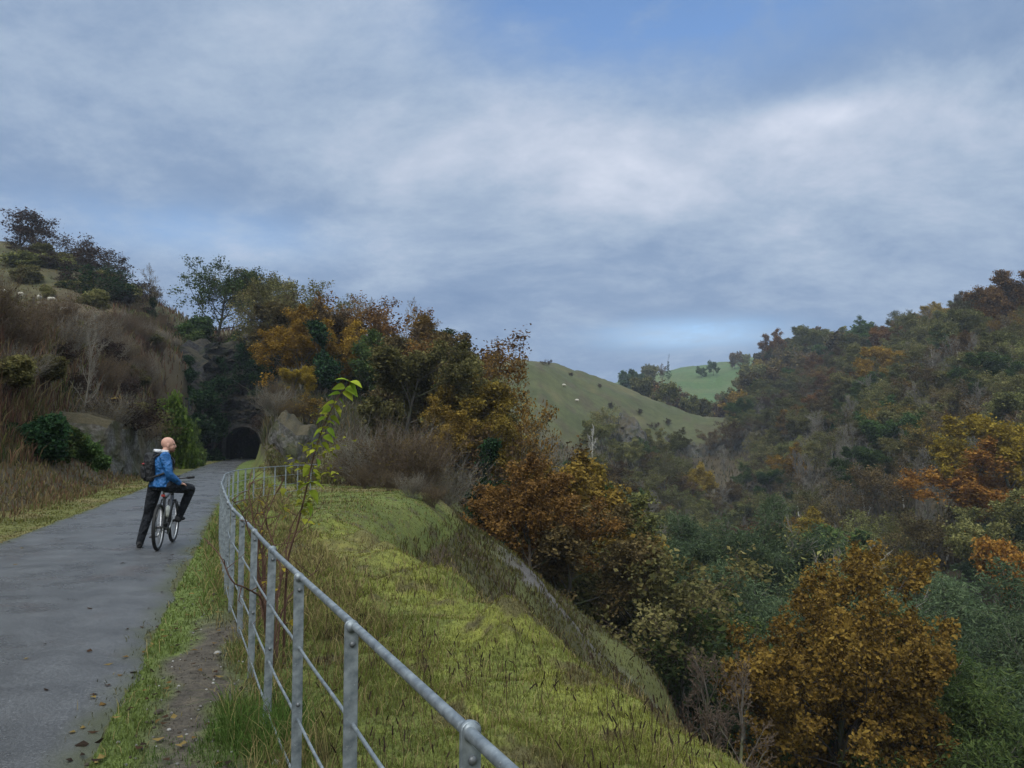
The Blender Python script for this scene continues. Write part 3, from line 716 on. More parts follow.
def plant_px(kind, u, vtop, y, label, cat='tree', hmin=2.0, hmax=22, **k):
    """stands a tree at distance y in the direction of picture column u, as tall as it looks"""
    x = xk(u)*y; zt = EYE+zk(vtop)*y; h = zt-hz(x, y)
    if not (hmin <= h <= hmax): print('height?', label, round(h, 1))
    return plant(kind, x, y, min(max(h, hmin), hmax), label, cat, **k)
# ------------------------------------------------------------------ the woods, tree by tree
# big trees near enough to tell apart
r_ = plant_px('beech', 822, 553, 43, 'large orange beech filling the gorge just below the mossy bank', 'tree', widen=.76, hmax=20)
plant_px('bare', 700, 640, 40, 'leafless brown shrub tree between the mossy bank and the large orange beech', 'tree', hmax=14, widen=1.0, twig=TWIG_BROWN)
plant_px('bare', 735, 655, 35, 'thin bare brown bush rising behind the crest of the mossy bank', 'tree', hmax=14, widen=1.0, twig=TWIG_BROWN)
plant_px('bigwillow', 975, 590, 56, 'tall soft green willow beside the large orange beech', 'tree', widen=1.0, hmax=26)
plant_px('bigwillow', 915, 578, 66, 'rounded green willow behind the large orange beech', 'tree', widen=1.2, hmax=26)
plant_px('bigwillow', 1010, 640, 46, 'dark green willow at the bottom corner of the gorge', 'tree', widen=1.0, hmax=26, leaf='green')
plant_px('fuzz', 740, 522, 92, 'grey feathery leafless willow with a domed crown on the valley floor', 'tree', widen=1.25, hmax=26, twig=TWIG_GREY)
plant_px('bigwillow', 705, 572, 70, 'pale grey-green willow on the valley floor before the domed grey one', 'tree', widen=1.25, hmax=26)
plant_px('bigwillow', 655, 508, 84, 'misty grey-green willow at the foot of the wooded spur', 'tree', widen=1.1, hmax=26, idx=0)
plant_px('thin', 640, 530, 52, 'dark-stemmed half-bare tree leaning below the scree bank', 'tree', leaf='olive', hmax=22, bark=BARK_DARK)
plant_px('thin', 672, 590, 52, 'dull green half-bare tree at the bottom of the scree bank', 'tree', leaf='green', hmax=20)
plant_px('broad', 706, 490, 125, 'round olive-gold tree alone among bare trees at the valley bend', 'tree', leaf='ochre', hmax=17)
plant_px('broad', 700, 432, 230, 'small round golden tree below the sheep hill crags', 'tree', leaf='gold', hmax=16)
plant_px('broad', 810, 474, 150, 'small bright yellow tree among bare grey trees across the gorge', 'tree', leaf='gold', hmax=14)
plant_px('broad', 965, 440, 112, 'bright orange tree with a broad crown on the slope across the gorge', 'tree', leaf='orange', hmax=22, widen=1.2)
plant_px('broad', 1012, 415, 112, 'tall orange-gold tree standing behind the broad bright orange one', 'tree', leaf='gold', hmax=22, twig=TWIG_BROWN)
plant_px('broad', 1022, 520, 82, 'orange tree low on the slope at the edge of the view', 'tree', leaf='orange', hmax=22, widen=.7)
plant_px('broad', 985, 490, 96, 'dark olive tree below the broad bright orange one', 'tree', leaf='olive', hmax=22)
plant_px('broad', 915, 346, 240, 'tall yellow-green tree high on the slope across the gorge', 'tree', leaf='gold', hmax=22)
plant_px('broad', 895, 365, 226, 'second yellow-green tree, shorter, high on the slope across the gorge', 'tree', leaf='gold', hmax=22)
plant_px('broad', 1020, 276, 225, 'rust beech breaking the skyline at the top of the far slope', 'tree', leaf='rust', hmax=22)
plant_px('pole', 972, 304, 250, 'leafless tree with a spiky top on the far skyline', 'tree', hmax=22)
plant_px('ivycol', 805, 508, 118, 'dark green evergreen tree low on the slope across the gorge', 'tree', hmax=22)
plant_px('broad', 775, 500, 122, 'mid-green tree low on the slope across the gorge', 'tree', leaf='green', hmax=22)
# the group on the spur to the right of the tunnel
plant_px('broad', 300, 306, 86, 'golden tree over the brown bank beside the tunnel', 'tree', leaf='gold', hmax=20, idx=0)
plant_px('broad', 345, 318, 88, 'golden-brown tree behind the dark ivy column', 'tree', leaf='gold', hmax=20, idx=1)
plant_px('broad', 290, 365, 78, 'low golden tree leaning from the brown bank beside the tunnel', 'tree', leaf='gold', hmax=14, idx=2)
plant_px('ivycol', 322, 314, 80, 'dark ivy-wrapped tree like a column between golden trees', 'tree', hmax=22)
plant_px('broad', 372, 330, 84, 'dark green tree right of the golden trees on the spur', 'tree', leaf='green', hmax=20)
plant_px('thin', 385, 303, 104, 'half-bare rusty tree on the spur skyline', 'tree', leaf='rust', hmax=22)
plant_px('bare', 402, 299, 108, 'leafless tree with upright twigs on the spur skyline', 'tree', hmax=22)
plant_px('pine', 434, 315, 92, 'flat-topped orange-tinged tree on the spur skyline', 'tree', hmax=22)
plant_px('ivy', 425, 380, 66, 'dark ivy-clad tree in the middle of the spur wood', 'tree', hmax=20, idx=0)
plant_px('ivy', 447, 338, 72, 'tall ivy-clad tree below the flat-topped orange one', 'tree', hmax=20, idx=1)
plant_px('thin', 462, 330, 84, 'rusty half-bare tree on the shoulder of the spur', 'tree', leaf='rust', hmax=22)
plant_px('thin', 412, 336, 78, 'brown half-bare tree under the spur skyline', 'tree', leaf='rust', hmax=22)
plant_px('broad', 452, 395, 58, 'ochre-brown tree in front of the ivy-clad trees', 'tree', leaf='ochre', hmax=20, idx=1)
plant_px('ivycol', 486, 430, 50, 'dark ivy-wrapped trunk above the scree bank', 'tree', hmax=22, widen=.8)
plant_px('thin', 486, 350, 74, 'tall brown half-bare tree leaning out over the gorge', 'tree', leaf='ochre', hmax=22, idx=0, widen=.7)
plant_px('thin', 518, 398, 66, 'tall many-limbed brown tree over the gorge', 'tree', leaf='ochre', hmax=24, idx=1, widen=.62)
plant_px('ivy', 512, 428, 57, 'ivy-tufted tree among the brown trees over the gorge', 'tree', hmax=20, idx=0)
plant_px('broad', 533, 455, 46, 'rusty brown tree leaning out over the scree bank', 'tree', leaf='rust', hmax=18, idx=0, widen=.95, bark=BARK_DARK)
plant_px('broad', 555, 445, 62, 'ochre tree with a full crown below the sheep hill', 'tree', leaf='ochre', hmax=22, idx=2, widen=.75, bark=BARK_DARK)
plant_px('broad', 580, 455, 58, 'tawny tree halfway down the spur over the gorge', 'tree', leaf='ochre', hmax=22, idx=0)
plant_px('broad', 600, 495, 56, 'olive-brown tree low on the spur over the gorge', 'tree', leaf='olive', hmax=22, idx=1)
plant_px('broad', 560, 505, 48, 'dark brown tree just above the grassy rib of the bank', 'tree', leaf='brown', hmax=18, idx=2)
plant_px('broad', 618, 515, 64, 'olive tree at the foot of the spur', 'tree', leaf='olive', hmax=22, idx=0)
for (u, v, y, w2, lab) in ((213, 376, 100, .6, 'dark ivy-hung tree clinging to the left of the tunnel cliff'), (192, 384, 93, 1.0, 'dark ivy mass on the rocks behind the bright green ivy bush'), (206, 356, 101, .9, 'tall dark ivy tree against the paler rock of the tunnel cliff'), (186, 352, 99, .8, 'dark ivy tree where the brown bank meets the tunnel cliff'), (204, 392, 97, .8, 'dark ivy mass on the cliff nearer than the tunnel'), (278, 388, 92, .9, 'dark ivy tree at the foot of the golden trees by the tunnel')):
    plant_px('ivycol', u, v, y, lab, 'tree', hmin=3, hmax=12, widen=w2*1.5)
# over the tunnel and along the skyline of the sheep pasture
plant_px('semi', 212, 258, 128, 'large dark spreading tree on the skyline over the tunnel', 'tree', leaf='green', hmax=24, idx=0, widen=1.0)
plant_px('semi', 246, 266, 131, 'second spreading dark tree on the skyline over the tunnel', 'tree', leaf='olive', hmax=24, idx=1, widen=.95)
plant_px('bare', 150, 263, 120, 'slender leafless tree on the skyline by the sheep pasture', 'tree', hmax=16)
plant_px('ivy', 147, 285, 117, 'small ivy-clad tree under the slender leafless one', 'tree', hmax=12, idx=1)
plant_px('thin', 285, 277, 132, 'olive half-bare tree on the skyline beside the spreading dark trees', 'tree', leaf='olive', hmax=24)
plant_px('thin', 312, 284, 126, 'brown twiggy tree on the skyline above the golden trees', 'tree', leaf='olive', hmax=24)
plant_px('bare', 290, 274, 138, 'leafless tree poking above the skyline wood', 'tree', hmax=24)
plant_px('thin', 350, 292, 120, 'rust-topped half-bare tree on the skyline above the ivy column', 'tree', leaf='rust', hmax=24)
plant_px('bare', 368, 296, 118, 'leafless grey tree on the skyline behind the dark green tree', 'tree', hmax=24)
plant_px('thin', 265, 285, 116, 'olive tree over the rock face of the tunnel', 'tree', leaf='olive', hmax=20)
plant_px('broad', 258, 318, 113, 'dark green bush tree at the top of the tunnel rock face', 'tree', leaf='ivy', hmax=12)
for (u, v, y, h, lab) in ((6, 212, 148, 5, 'large dark hawthorn at the top of the sheep pasture'), (37, 230, 146, 5, 'wind-shaped dark hawthorn second along the pasture skyline'),
        (68, 243, 143, 5, 'spiky dark hawthorn standing clear on the pasture skyline'), (80, 251, 143, 5, 'thin-twigged hawthorn touching the spiky one'),
        (99, 266, 138, 5, 'dark green-based hawthorn low on the pasture skyline'), (128, 279, 152, 3, 'small round hawthorn alone on the pasture skyline'),
        (20, 246, 130, 5, 'dark spreading hawthorn below the pasture skyline'), (50, 262, 128, 5, 'broad dark hawthorn under the two skyline hawthorns'),
        (78, 268, 124, 5, 'flat dark hawthorn on the slope below the spiky one'), (94, 272, 116, 5, 'dark green hawthorn at the foot of the skyline row')):
    x = xk(u)*y; zt = EYE+zk(v)*y
    plant('hawthorn', x, y, max(3.0, min(9, zt-hz(x, y))), lab, 'bush', widen=1.35, leaf='ivy' if 'green' in lab else None)
for (u, v, y, lf, lab) in ((12, 258, 118, 'olive', 'olive-yellow gorse bush below the highest hawthorn'), (40, 285, 108, 'olive', 'low olive bush between the sheep and the hawthorns'), (84, 284, 104, 'olive', 'yellowish bush above the sheep pasture posts')):
    plant_px('bush', u, v, y, lab, 'bush', hmin=1.2, hmax=2.4, leaf=lf, widen=1.0)

ZONES = {
 'A': ('in the wood at the far head of the valley', 'woodland at the far head of the valley'),
 'B': ('on the upper slope across the gorge', 'wood on the upper slope across the gorge'),
 'C': ('on the middle slope across the gorge', 'wood on the middle slope across the gorge'),
 'D': ('on the gorge floor', 'trees on the gorge floor'),
 'E': ('between the sheep hill and the gorge floor', 'wood below the sheep hill'),
 'F': ('on the steep spur over the gorge', 'wood on the steep spur over the gorge'),
 'G': ('in the wood on top of the tunnel spur', 'wood on top of the tunnel spur'),
}
PHR = {'broad': '{} leafy broadleaf tree', 'thin': 'half-bare tree with thin {} leaves', 'bare': 'leafless grey twiggy tree', 'pole': 'leafless tree with a pale straight stem', 'far': '{} leafy broadleaf tree',
       'farbare': 'leafless twiggy tree', 'willow': 'soft grey-green willow', 'fuzz': 'feathery grey willow', 'ivy': 'ivy-clad dark tree', 'bush': '{} bush', 'conifer': 'dark conifer'}
LW = {'olive': 'olive', 'brown': 'brown', 'ochre': 'ochre-gold', 'rust': 'rust-brown', 'gold': 'yellow-gold', 'green': 'dull green', 'ivy': 'dark green', 'beech': 'orange', 'willow': 'grey-green', 'lime': 'lime', None: ''}
def scatter(zone, n, ulim, ylim, mix, hlim, sp, ok=None, tries=40):
    c = 0; t = 0
    while c < n and t < n*tries:
        t += 1
        u = rng.uniform(*ulim); y = math.exp(rng.uniform(math.log(ylim[0]), math.log(ylim[1]))); x = xk(u)*y
        if ok and not ok(u, y, x): continue
        if any((x-a)**2+(y-b)**2 < (sp*(.6+.5*q/4))**2 for a, b, q in PLACED): continue
        kind, leaf, wt = mix[rng.choice(len(mix), p=np.array([m[2] for m in mix])/sum(m[2] for m in mix))]
        h = rng.uniform(*hlim)*(.85 if kind in ('bush',) else 1)
        lab = PHR[kind].format(LW[leaf])+' '+ZONES[zone][0]
        plant(kind, x, y, h, lab, 'bush' if kind == 'bush' else 'tree', LW[leaf]+(' ' if leaf else '')+{'far': 'leafy', 'broad': 'leafy', 'thin': 'half-bare', 'bare': 'leafless', 'farbare': 'leafless', 'pole': 'pale-stemmed'}.get(kind, kind)+' trees, '+ZONES[zone][1], leaf=leaf if kind not in ('bare', 'pole', 'farbare', 'ivy', 'conifer', 'fuzz') else None)
        c += 1
    print('zone', zone, c)
scatter('D', 44, (600, 1030), (58, 112), [('willow', 'willow', 3.5), ('thin', 'olive', 3), ('fuzz', None, 2.4), ('broad', 'green', 1.8), ('broad', 'olive', .8)], (6.5, 10), 5.2, lambda u, y, x: not (y < 62 and u > 800))
scatter('C', 150, (745, 1050), (108, 215), [('bare', None, 5), ('pole', None, 3), ('thin', 'olive', 2.4), ('thin', 'brown', 1.2), ('thin', 'ochre', .8), ('broad', 'olive', 1.2), ('broad', 'green', .7), ('broad', 'gold', .2), ('ivy', None, .5)], (10, 14), 4.0)
scatter('B', 115, (790, 1050), (205, 345), [('broad', 'olive', 4.5), ('broad', 'rust', 1.2), ('broad', 'brown', 2.0), ('thin', 'olive', 2), ('bare', None, 1.4), ('broad', 'gold', .5), ('broad', 'green', 1)], (10, 15), 5.2)
scatter('E', 80, (585, 790), (118, 300), [('broad', 'olive', 2.5), ('thin', 'olive', 2.2), ('thin', 'brown', 2), ('bare', None, 2), ('broad', 'brown', 1.2), ('broad', 'green', .8)], (8, 13), 4.9,
        lambda u, y, x: not (y > 226-(u-660)*.0 and hz(x, y) > 1) )
scatter('A', 120, (640, 880), (335, 600), [('far', 'olive', 4), ('far', 'green', 1.3), ('far', 'brown', 2), ('farbare', None, 2), ('far', 'gold', .8), ('far', 'rust', .7)], (10, 15), 7.5,
        lambda u, y, x: not (y > 455 and u < 760) and hz(x, y) > -40)
scatter('F', 42, (400, 640), (44, 108), [('thin', 'ochre', 2), ('thin', 'brown', 1.5), ('broad', 'ochre', 2), ('broad', 'brown', 1), ('ivy', None, 2.6), ('broad', 'olive', 1.4), ('broad', 'green', 1)], (9, 13), 4.0, lambda u, y, x: y > 62 or u > 690)
scatter('G', 42, (268, 500), (92, 150), [('thin', 'olive', 2.5), ('thin', 'ochre', 1.5), ('bare', None, 1.4), ('broad', 'brown', 1.0), ('ivy', None, 1.4)], (8, 12), 4.2, lambda u, y, x: u > 300 or y > 112)
scatter('A', 34, (728, 840), (275, 350), [('broad', 'olive', 4), ('broad', 'green', 1.3), ('thin', 'brown', 1.5), ('thin', 'ochre', 1), ('bare', None, 1)], (8, 12), 5.5, lambda u, y, x: u > 752 or y < 300)
# the far pasture: hedge trees on the skyline
for (u, v, y, k, lf, lab) in ((629, 371, 520, 'far', 'green', 'dark round tree at the low end of the far pasture'), (639, 370, 520, 'far', 'green', 'second dark round tree at the low end of the far pasture'), (652, 364, 560, 'far', 'olive', 'tall round tree behind the far pasture wall'),
        (669, 354, 580, 'conifer', None, 'narrow tall conifer standing on the far skyline'), (664, 364, 585, 'farbare', None, 'thin bare tree beside the tall far conifer'), (715, 361, 600, 'far', 'green', 'dark round bush tree high on the far pasture'),
        (737, 352, 620, 'far', 'brown', 'round brown tree on the far pasture skyline'), (748, 354, 620, 'far', 'olive', 'low olive tree beside the round brown one on the far skyline'), (703, 366, 600, 'far', 'green', 'tiny dark bush on the far pasture'), (654, 395, 330, 'farbare', None, 'leafless tree alone on the crest of the sheep hill spur')):
    plant_px(k, u, v, y, lab, 'tree', leaf=lf if k == 'far' else None, hmin=3, hmax=22, widen=.5 if k == 'conifer' else .85)
plant_px('bare', 592, 423, 205, 'pale dead leafless tree below the sheep on the bare hill', 'tree', hmin=3, hmax=14, bark=BARK_PALE, twig=BARK_PALE, widen=.7)
for (u, v, y, lf, lab) in ((864, 318, 330, 'green', 'round dark green tree on the far skyline'), (778, 328, 430, 'rust', 'russet tree at the end of the far woodland skyline'), (820, 325, 380, 'olive', 'pale leafless-topped tree on the far skyline'),
                           (935, 312, 300, 'rust', 'russet tree in the middle of the far skyline'), (915, 314, 310, 'rust', 'smaller russet tree beside the russet skyline one')):
    plant_px('broad', u, v, y, lab, 'tree', leaf=lf, hmin=6, hmax=24)

for t in range(16):
    u = rng.uniform(182, 285); y = rng.uniform(114.5, 121); x = xk(u)*y
    plant(['hawthorn', 'bush', 'thicket'][t % 3], x, y, rng.uniform(2.5, 4.5), ['dark twiggy hawthorn on the brink of the tunnel cliff', 'dull green bush on the brink of the tunnel cliff', 'brown leafless thicket on the brink of the tunnel cliff'][t % 3], ['bush', 'bush', 'shrub'][t % 3], ['hawthorns', 'bushes', 'thickets'][t % 3]+' on the brink of the tunnel cliff', leaf=['haw', 'green', 'brown'][t % 3], name='shrub' if t % 3 == 2 else None, widen=1.2)
for (u, v) in ((548, 372), (600, 396), (612, 385), (640, 404), (668, 404), (690, 413), (572, 415), (655, 416)):
    y = 262+rng.uniform(-6, 22); x = xk(u)*y
    plant('hawthorn', x, y, rng.uniform(1.6, 3), 'small dark thorn bush dotted on the bare sheep hill', 'bush', 'thorn bushes on the sheep hill', leaf='haw')

for t in range(16):
    u = rng.uniform(0, 135); y = rng.uniform(118, 150); x = xk(u)*y
    plant(['hawthorn', 'bush'][t % 2], x, y, rng.uniform(1.4, 3.2), ['low dark thorn scrub scattered on the sheep pasture', 'low olive scrub bush scattered on the sheep pasture'][t % 2], 'bush', ['thorn scrub', 'olive scrub'][t % 2]+' on the sheep pasture', leaf=['haw', 'olive'][t % 2], widen=1.4)
# ------------------------------------------------------------------ limestone faces and the tunnel
def ledge(nt, c, f, dim=1.0):
    """earth, moss and dead grass lodge where the rock is level enough to hold them"""
    g = nt.nodes.new('ShaderNodeNewGeometry'); s = nt.nodes.new('ShaderNodeSeparateXYZ'); nt.links.new(g.outputs['Normal'], s.inputs[0])
    k = mathn(nt, 'ADD', s.outputs[2], mathn(nt, 'MULTIPLY', mathn(nt, 'SUBTRACT', f, .5), .9))
    return mixc(nt, ramp(nt, k, [(.42, (0, 0, 0)), (.62, (1, 1, 1))]), c, ramp(nt, f, [(.35, (.040*dim, .036*dim, .020*dim)), (.65, (.072*dim, .058*dim, .036*dim))]))
rk, nt, N, L = newmat('limestone')
f1 = noise(nt, .9, 6, .65); f2 = noise(nt, 5, 5, .65); f3 = noise(nt, .25, 4, .6)
c = ramp(nt, f2, [(.28, (.026, .025, .024)), (.5, (.080, .077, .075)), (.78, (.21, .205, .20))])
c = mixc(nt, ramp(nt, f1, [(.45, (0, 0, 0)), (.60, (1, 1, 1))]), c, (.045, .048, .026))
c = mixc(nt, ramp(nt, f3, [(.5, (0, 0, 0)), (.62, (.7, .7, .7))]), c, (.075, .060, .040))
c = ledge(nt, c, f2)
out_surf(nt, bsdf(nt, c, .9, 0, .2, bump(nt, mathn(nt, 'ADD', f2, f1), .9, .15)))
rkd, nt, N, L = newmat('dark_limestone')
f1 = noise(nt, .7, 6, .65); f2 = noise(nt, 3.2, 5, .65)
c = ramp(nt, f2, [(.28, (.007, .007, .009)), (.5, (.017, .017, .020)), (.82, (.065, .065, .072))])  # near-black, slightly blue rock tones, far darker than the other crags
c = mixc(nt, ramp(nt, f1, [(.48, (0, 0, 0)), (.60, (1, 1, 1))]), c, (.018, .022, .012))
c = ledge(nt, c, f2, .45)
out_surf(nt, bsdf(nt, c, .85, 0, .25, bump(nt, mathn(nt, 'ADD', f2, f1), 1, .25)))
def resample(pts, step):
    P = np.array(pts, float); d = np.append(0, np.cumsum(np.linalg.norm(np.diff(P, axis=0), axis=1)))
    n = max(2, int(d[-1]/step)+1); s = np.linspace(0, d[-1], n)
    return np.stack([np.interp(s, d, P[:, k]) for k in range(P.shape[1])], 1), s
def rock_wall(name, pts, seed, step, depth, amp, label, mat, lean=.18, cut=None, parent=None, blocks=1.0, taper=1.0, fall=.35):
    """a crag along a base line of (x, y, z0, height): broken front, ledges, a top running back into the hill"""
    B, s = resample(pts, step)
    d = np.gradient(B[:, :2], axis=0); d /= np.linalg.norm(d, axis=1)[:, None]
    k = 9; 
    for q in range(2): d[:, q:q+1] = np.convolve(np.pad(d[:, q], k//2, mode='edge'), np.ones(k)/k, 'valid')[:, None]
    nrm = np.stack([d[:, 1], -d[:, 0]], 1)
    dirn = nrm.mean(0); dirn /= np.linalg.norm(dirn)
    dn_ = nrm if cut is not None else nrm*0+dirn
    if cut is None: nrm = nrm*.35+dirn*.65
    H = B[:, 3]*(1+.35*(fbm(s/3.0, s*0, seed+5)-.5))
    ends = sstep(0, taper, np.minimum(s, s[-1]-s))
    H = H*(.25+.75*ends)
    nv = max(6, int(B[:, 3].max()/step))
    mb = MB(); rows = []
    tt = np.linspace(0, 1, nv)
    for t in tt:
        zz_ = t*H; S = s
        lay_ = fbm(S/2.5/blocks, zz_/1.1/blocks, seed)-.5
        b1 = np.floor(vnoise(S/1.3/blocks+.3*zz_, zz_/.8/blocks, seed+1)*5)/5-.5
        b2 = np.floor(vnoise(S/.5/blocks, zz_/.35/blocks, seed+2)*4)/4-.5
        dsp = amp*(lay_*1.3+b1*.9+b2*.35)-lean*zz_
        jz = (vnoise(S/.7, zz_/.5, seed+7)-.5)*step*.7
        rows.append(np.stack([B[:, 0]+nrm[:, 0]*dsp, B[:, 1]+nrm[:, 1]*dsp, B[:, 2]-.8*(1-t)+zz_+jz*(0 < t < 1)], 1))
    for q in (.12, .3, .6, 1.0):
        last = rows[nv-1]
        rows.append(np.stack([last[:, 0]-dn_[:, 0]*depth*q, last[:, 1]-dn_[:, 1]*depth*q, last[:, 2]+(.12*math.sin(q*3.1)-fall*q*q)*depth+(vnoise(s/.6/blocks, s*0+q*9, seed+8)-.5)*amp*1.6*ends], 1))
    rows.append(np.stack([B[:, 0]-dn_[:, 0]*depth*1.0, B[:, 1]-dn_[:, 1]*depth*1.0, B[:, 2]-1.0], 1))
    Vv = np.concatenate(rows); n = len(B); m = len(rows)
    i = np.arange(m-1)[:, None]*n; j = np.arange(n-1)[None, :]
    Q = np.stack([i+j, i+j+1, i+n+j+1, i+n+j], -1).reshape(-1, 4)
    if cut is not None: Q = Q[~cut(Vv[Q].mean(1))]
    mb.add(Vv, Q)
    for col_ in (0, n-1):
        idx = [r*n+col_ for r in range(m)]
        mb.add(Vv[idx], None, [(0, a_, a_+1) for a_ in range(1, m-1)])
    o = mb.obj(name, mat, parent)
    if label: setp(o, label, 'rock')
    return o
TD = np.array([tdx, tdy]); TNX = np.array([tdy, -tdx])       # along / across the tunnel
def tun(a, c, z): p = np.array([TUN_X, TUN_Y])+TD*a+TNX*c; return (p[0], p[1], z)
HW, SPR, RISE = 2.35, 2.5, 2.3       # half width, springing height, arch rise
def in_arch(c, z, g=0): 
    return (np.abs(c) < HW+g) & (z < SPR+np.sqrt(np.clip(1-(c/(HW+g))**2, 0, 1))*(RISE+g))
def cutf(P):
    c = (P[:, 0]-TUN_X)*TNX[0]+(P[:, 1]-TUN_Y)*TNX[1]; a = (P[:, 0]-TUN_X)*TD[0]+(P[:, 1]-TUN_Y)*TD[1]
    return in_arch(c, P[:, 2], .45) & (a > -6)
def ps(y, off): return float(path_x(y))+off
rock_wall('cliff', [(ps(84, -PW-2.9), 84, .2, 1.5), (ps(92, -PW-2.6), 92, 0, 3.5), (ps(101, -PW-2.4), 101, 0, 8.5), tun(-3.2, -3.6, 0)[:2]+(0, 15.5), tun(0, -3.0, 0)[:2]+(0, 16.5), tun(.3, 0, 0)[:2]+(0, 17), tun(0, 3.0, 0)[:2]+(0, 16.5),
           tun(-3, 3.6, 0)[:2]+(0, 15), (ps(100, PW+2.8), 100, 0, 12.5), (ps(92, PW+3.0), 92, 0, 9), (ps(85, PW+3.2), 85, .1, 4)], 3, .26, 6.5, 1.35, 'dark limestone cliff rising around the tunnel mouth', rkd, lean=.10, cut=cutf, blocks=1.15)
tp_ = empty('tunnel', tun(0, 0, 0)); setp(tp_, 'dark arched railway tunnel mouth at the end of the path', 'tunnel')
def loc(p): return np.asarray(p, float)-np.array(tun(0, 0, 0))
def arch(g, n=22):
    pts = [(-(HW+g), -.4), (-(HW+g), SPR*.5), (-(HW+g), SPR)]
    for i in range(1, n): a = math.pi*i/n; pts.append((-(HW+g)*math.cos(a), SPR+math.sin(a)*(RISE+g)))
    return pts+[((HW+g), SPR), ((HW+g), SPR*.5), ((HW+g), -.4)]
mb = MB(); ring = []
for (a_, g) in ((-.75, 0), (-.75, .5), (1.2, .55)): ring.append([loc(tun(a_, c, z)) for c, z in arch(g)])
ring.insert(0, [loc(tun(1.0, c, z)) for c, z in arch(0)])
Vv = np.array(ring).reshape(-1, 3); n = len(ring[0])
mb.add(Vv, [(r*n+i, r*n+i+1, (r+1)*n+i+1, (r+1)*n+i) for r in range(3) for i in range(n-1)])
mb.obj('arch_ring', simple('dressed_stone', (.030, .029, .028), .9, nscale=2.5, namt=.6), tp_)
mb = MB(); rows = [[loc(tun(a_, c-.012*a_*a_*.12, z)) for c, z in arch(.02)] for a_ in (.9, 6, 14, 24, 36, 48)]
Vv = np.array(rows).reshape(-1, 3); Q = [(r*n+i, r*n+i+1, (r+1)*n+i+1, (r+1)*n+i) for r in range(5) for i in range(n-1)]
mb.add(Vv, Q); mb.add(rows[-1], None, [(0, i, i+1) for i in range(1, n-1)])
mb.add([loc(tun(a_, c, -.06)) for a_ in (-2, 48) for c in (-HW-.1, HW+.1)], [(0, 1, 3, 2)])
mb.obj('lining', simple('dark_brick', (.020, .019, .019), .95, nscale=3, namt=.5), tp_)  # near-black brick tone for the whole bore, varied by noise
# smaller crags
def px_base(u, v, y, dz=0): return (xk(u, v)*y, y, hz(xk(u, v)*y, y)-.3+dz)
def crag(name, lst, hs, seed, step, depth, amp, label, mat, **k):
    pts = [px_base(u, v, y)+(h,) for (u, v, y), h in zip(lst, hs)]
    return rock_wall(name, pts, seed, step, depth, amp, label, mat, **k)
crag('rock_outcrop', [(88, 455, 34.0), (100, 455, 34.6), (112, 458, 35), (126, 460, 36.2), (140, 460, 39.5), (150, 460, 44), (160, 459, 50), (168, 459, 56)], [1.4, 2.2, 2.7, 2.7, 2.8, 3.0, 3.2, 2.4], 11, .13, 4.5, .34, 'broken grey limestone outcrop beside the path behind the cyclist', rk, taper=2.5, fall=.03, lean=.10)
crag('rock_outcrop', [(266, 468, 55.5), (272, 468, 54), (282, 470, 53), (296, 470, 53), (308, 468, 54), (320, 466, 56)], [1.8, 2.5, 2.7, 2.6, 2.2, 1.2], 12, .13, 7.0, .38, 'pale grey limestone outcrop below the brown bank beside the tunnel', rk, taper=2.5, fall=-.05, lean=.12)
crag('rock_outcrop', [(606, 440, 238), (618, 440, 226), (632, 444, 224), (646, 446, 226), (655, 446, 236)], [5, 11, 13, 12, 5], 13, .7, 6, 2.6, 'grey limestone crag jutting from the foot of the sheep hill', rk, blocks=3)
crag('rock_outcrop', [(668, 432, 262), (684, 434, 262), (702, 434, 266), (722, 432, 275), (742, 436, 282)], [2.5, 4, 4, 3.5, 2], 14, .7, 5, 1.8, 'low pale limestone ledge along the foot of the sheep hill spur', rk, blocks=3)
crag('rock_outcrop', [(735, 458, 272), (748, 462, 268), (764, 464, 272)], [5, 8, 5], 15, .7, 5, 2.0, 'grey limestone crag among trees at the bend of the valley', rk, blocks=3)
crag('rock_outcrop', [(236, 352, 119), (250, 348, 117.5), (266, 348, 117.5), (280, 352, 119)], [3.5, 4.2, 4.4, 3], 16, .4, 3, 1.1, 'grey limestone step on top of the cliff over the tunnel', rk, blocks=2)

# ------------------------------------------------------------------ the estate fence
gal, nt, N, L = newmat('galvanised_steel')
f1 = noise(nt, 28, 4, .6); f2 = noise(nt, 160, 3, .6)
c = ramp(nt, f1, [(.33, (.115, .138, .160)), (.67, (.250, .280, .305))])
c = mixc(nt, ramp(nt, noise(nt, 60, 4, .75), [(.64, (0, 0, 0)), (.72, (.8, .8, .8))]), c, (.42, .44, .45))
out_surf(nt, bsdf(nt, c, ramp(nt, f1, [(.3, (.42, .42, .42)), (.7, (.6, .6, .6))]), .55, .5, bump(nt, f2, .15, .002)))
FP = [(.75, -.27), (.33, .66), (-.098, 1.57), (-.52, 2.48), (-.948, 3.39), (-1.357, 4.26), (-1.767, 5.19), (-2.15, 6.05), (-2.68, 7.2), (-3.3, 8.7), (-3.95, 10.3), (-4.8, 12.4), (-5.65, 14.7), (-6.4, 16.7), (-6.95, 18.5), (-7.4, 20.3), (-7.62, 22), (-7.65, 23.6), (-7.58, 25.2), (-7.4, 26.6), (-7.05, 28)]
FPd, _ = resample(FP, .05)
for q in range(2): FPd[:, q] = np.convolve(np.pad(FPd[:, q], 12, mode='edge'), np.ones(25)/25, 'valid')
_d = np.append(0, np.cumsum(np.linalg.norm(np.diff(FPd, axis=0), axis=1)))
_s1 = _d[int(np.argmin(np.hypot(FPd[:, 0]+.098, FPd[:, 1]-1.57)))]
_ss = np.arange(_s1-2*1.0, _d[-1], 1.0); _ss = _ss[_ss > 0]
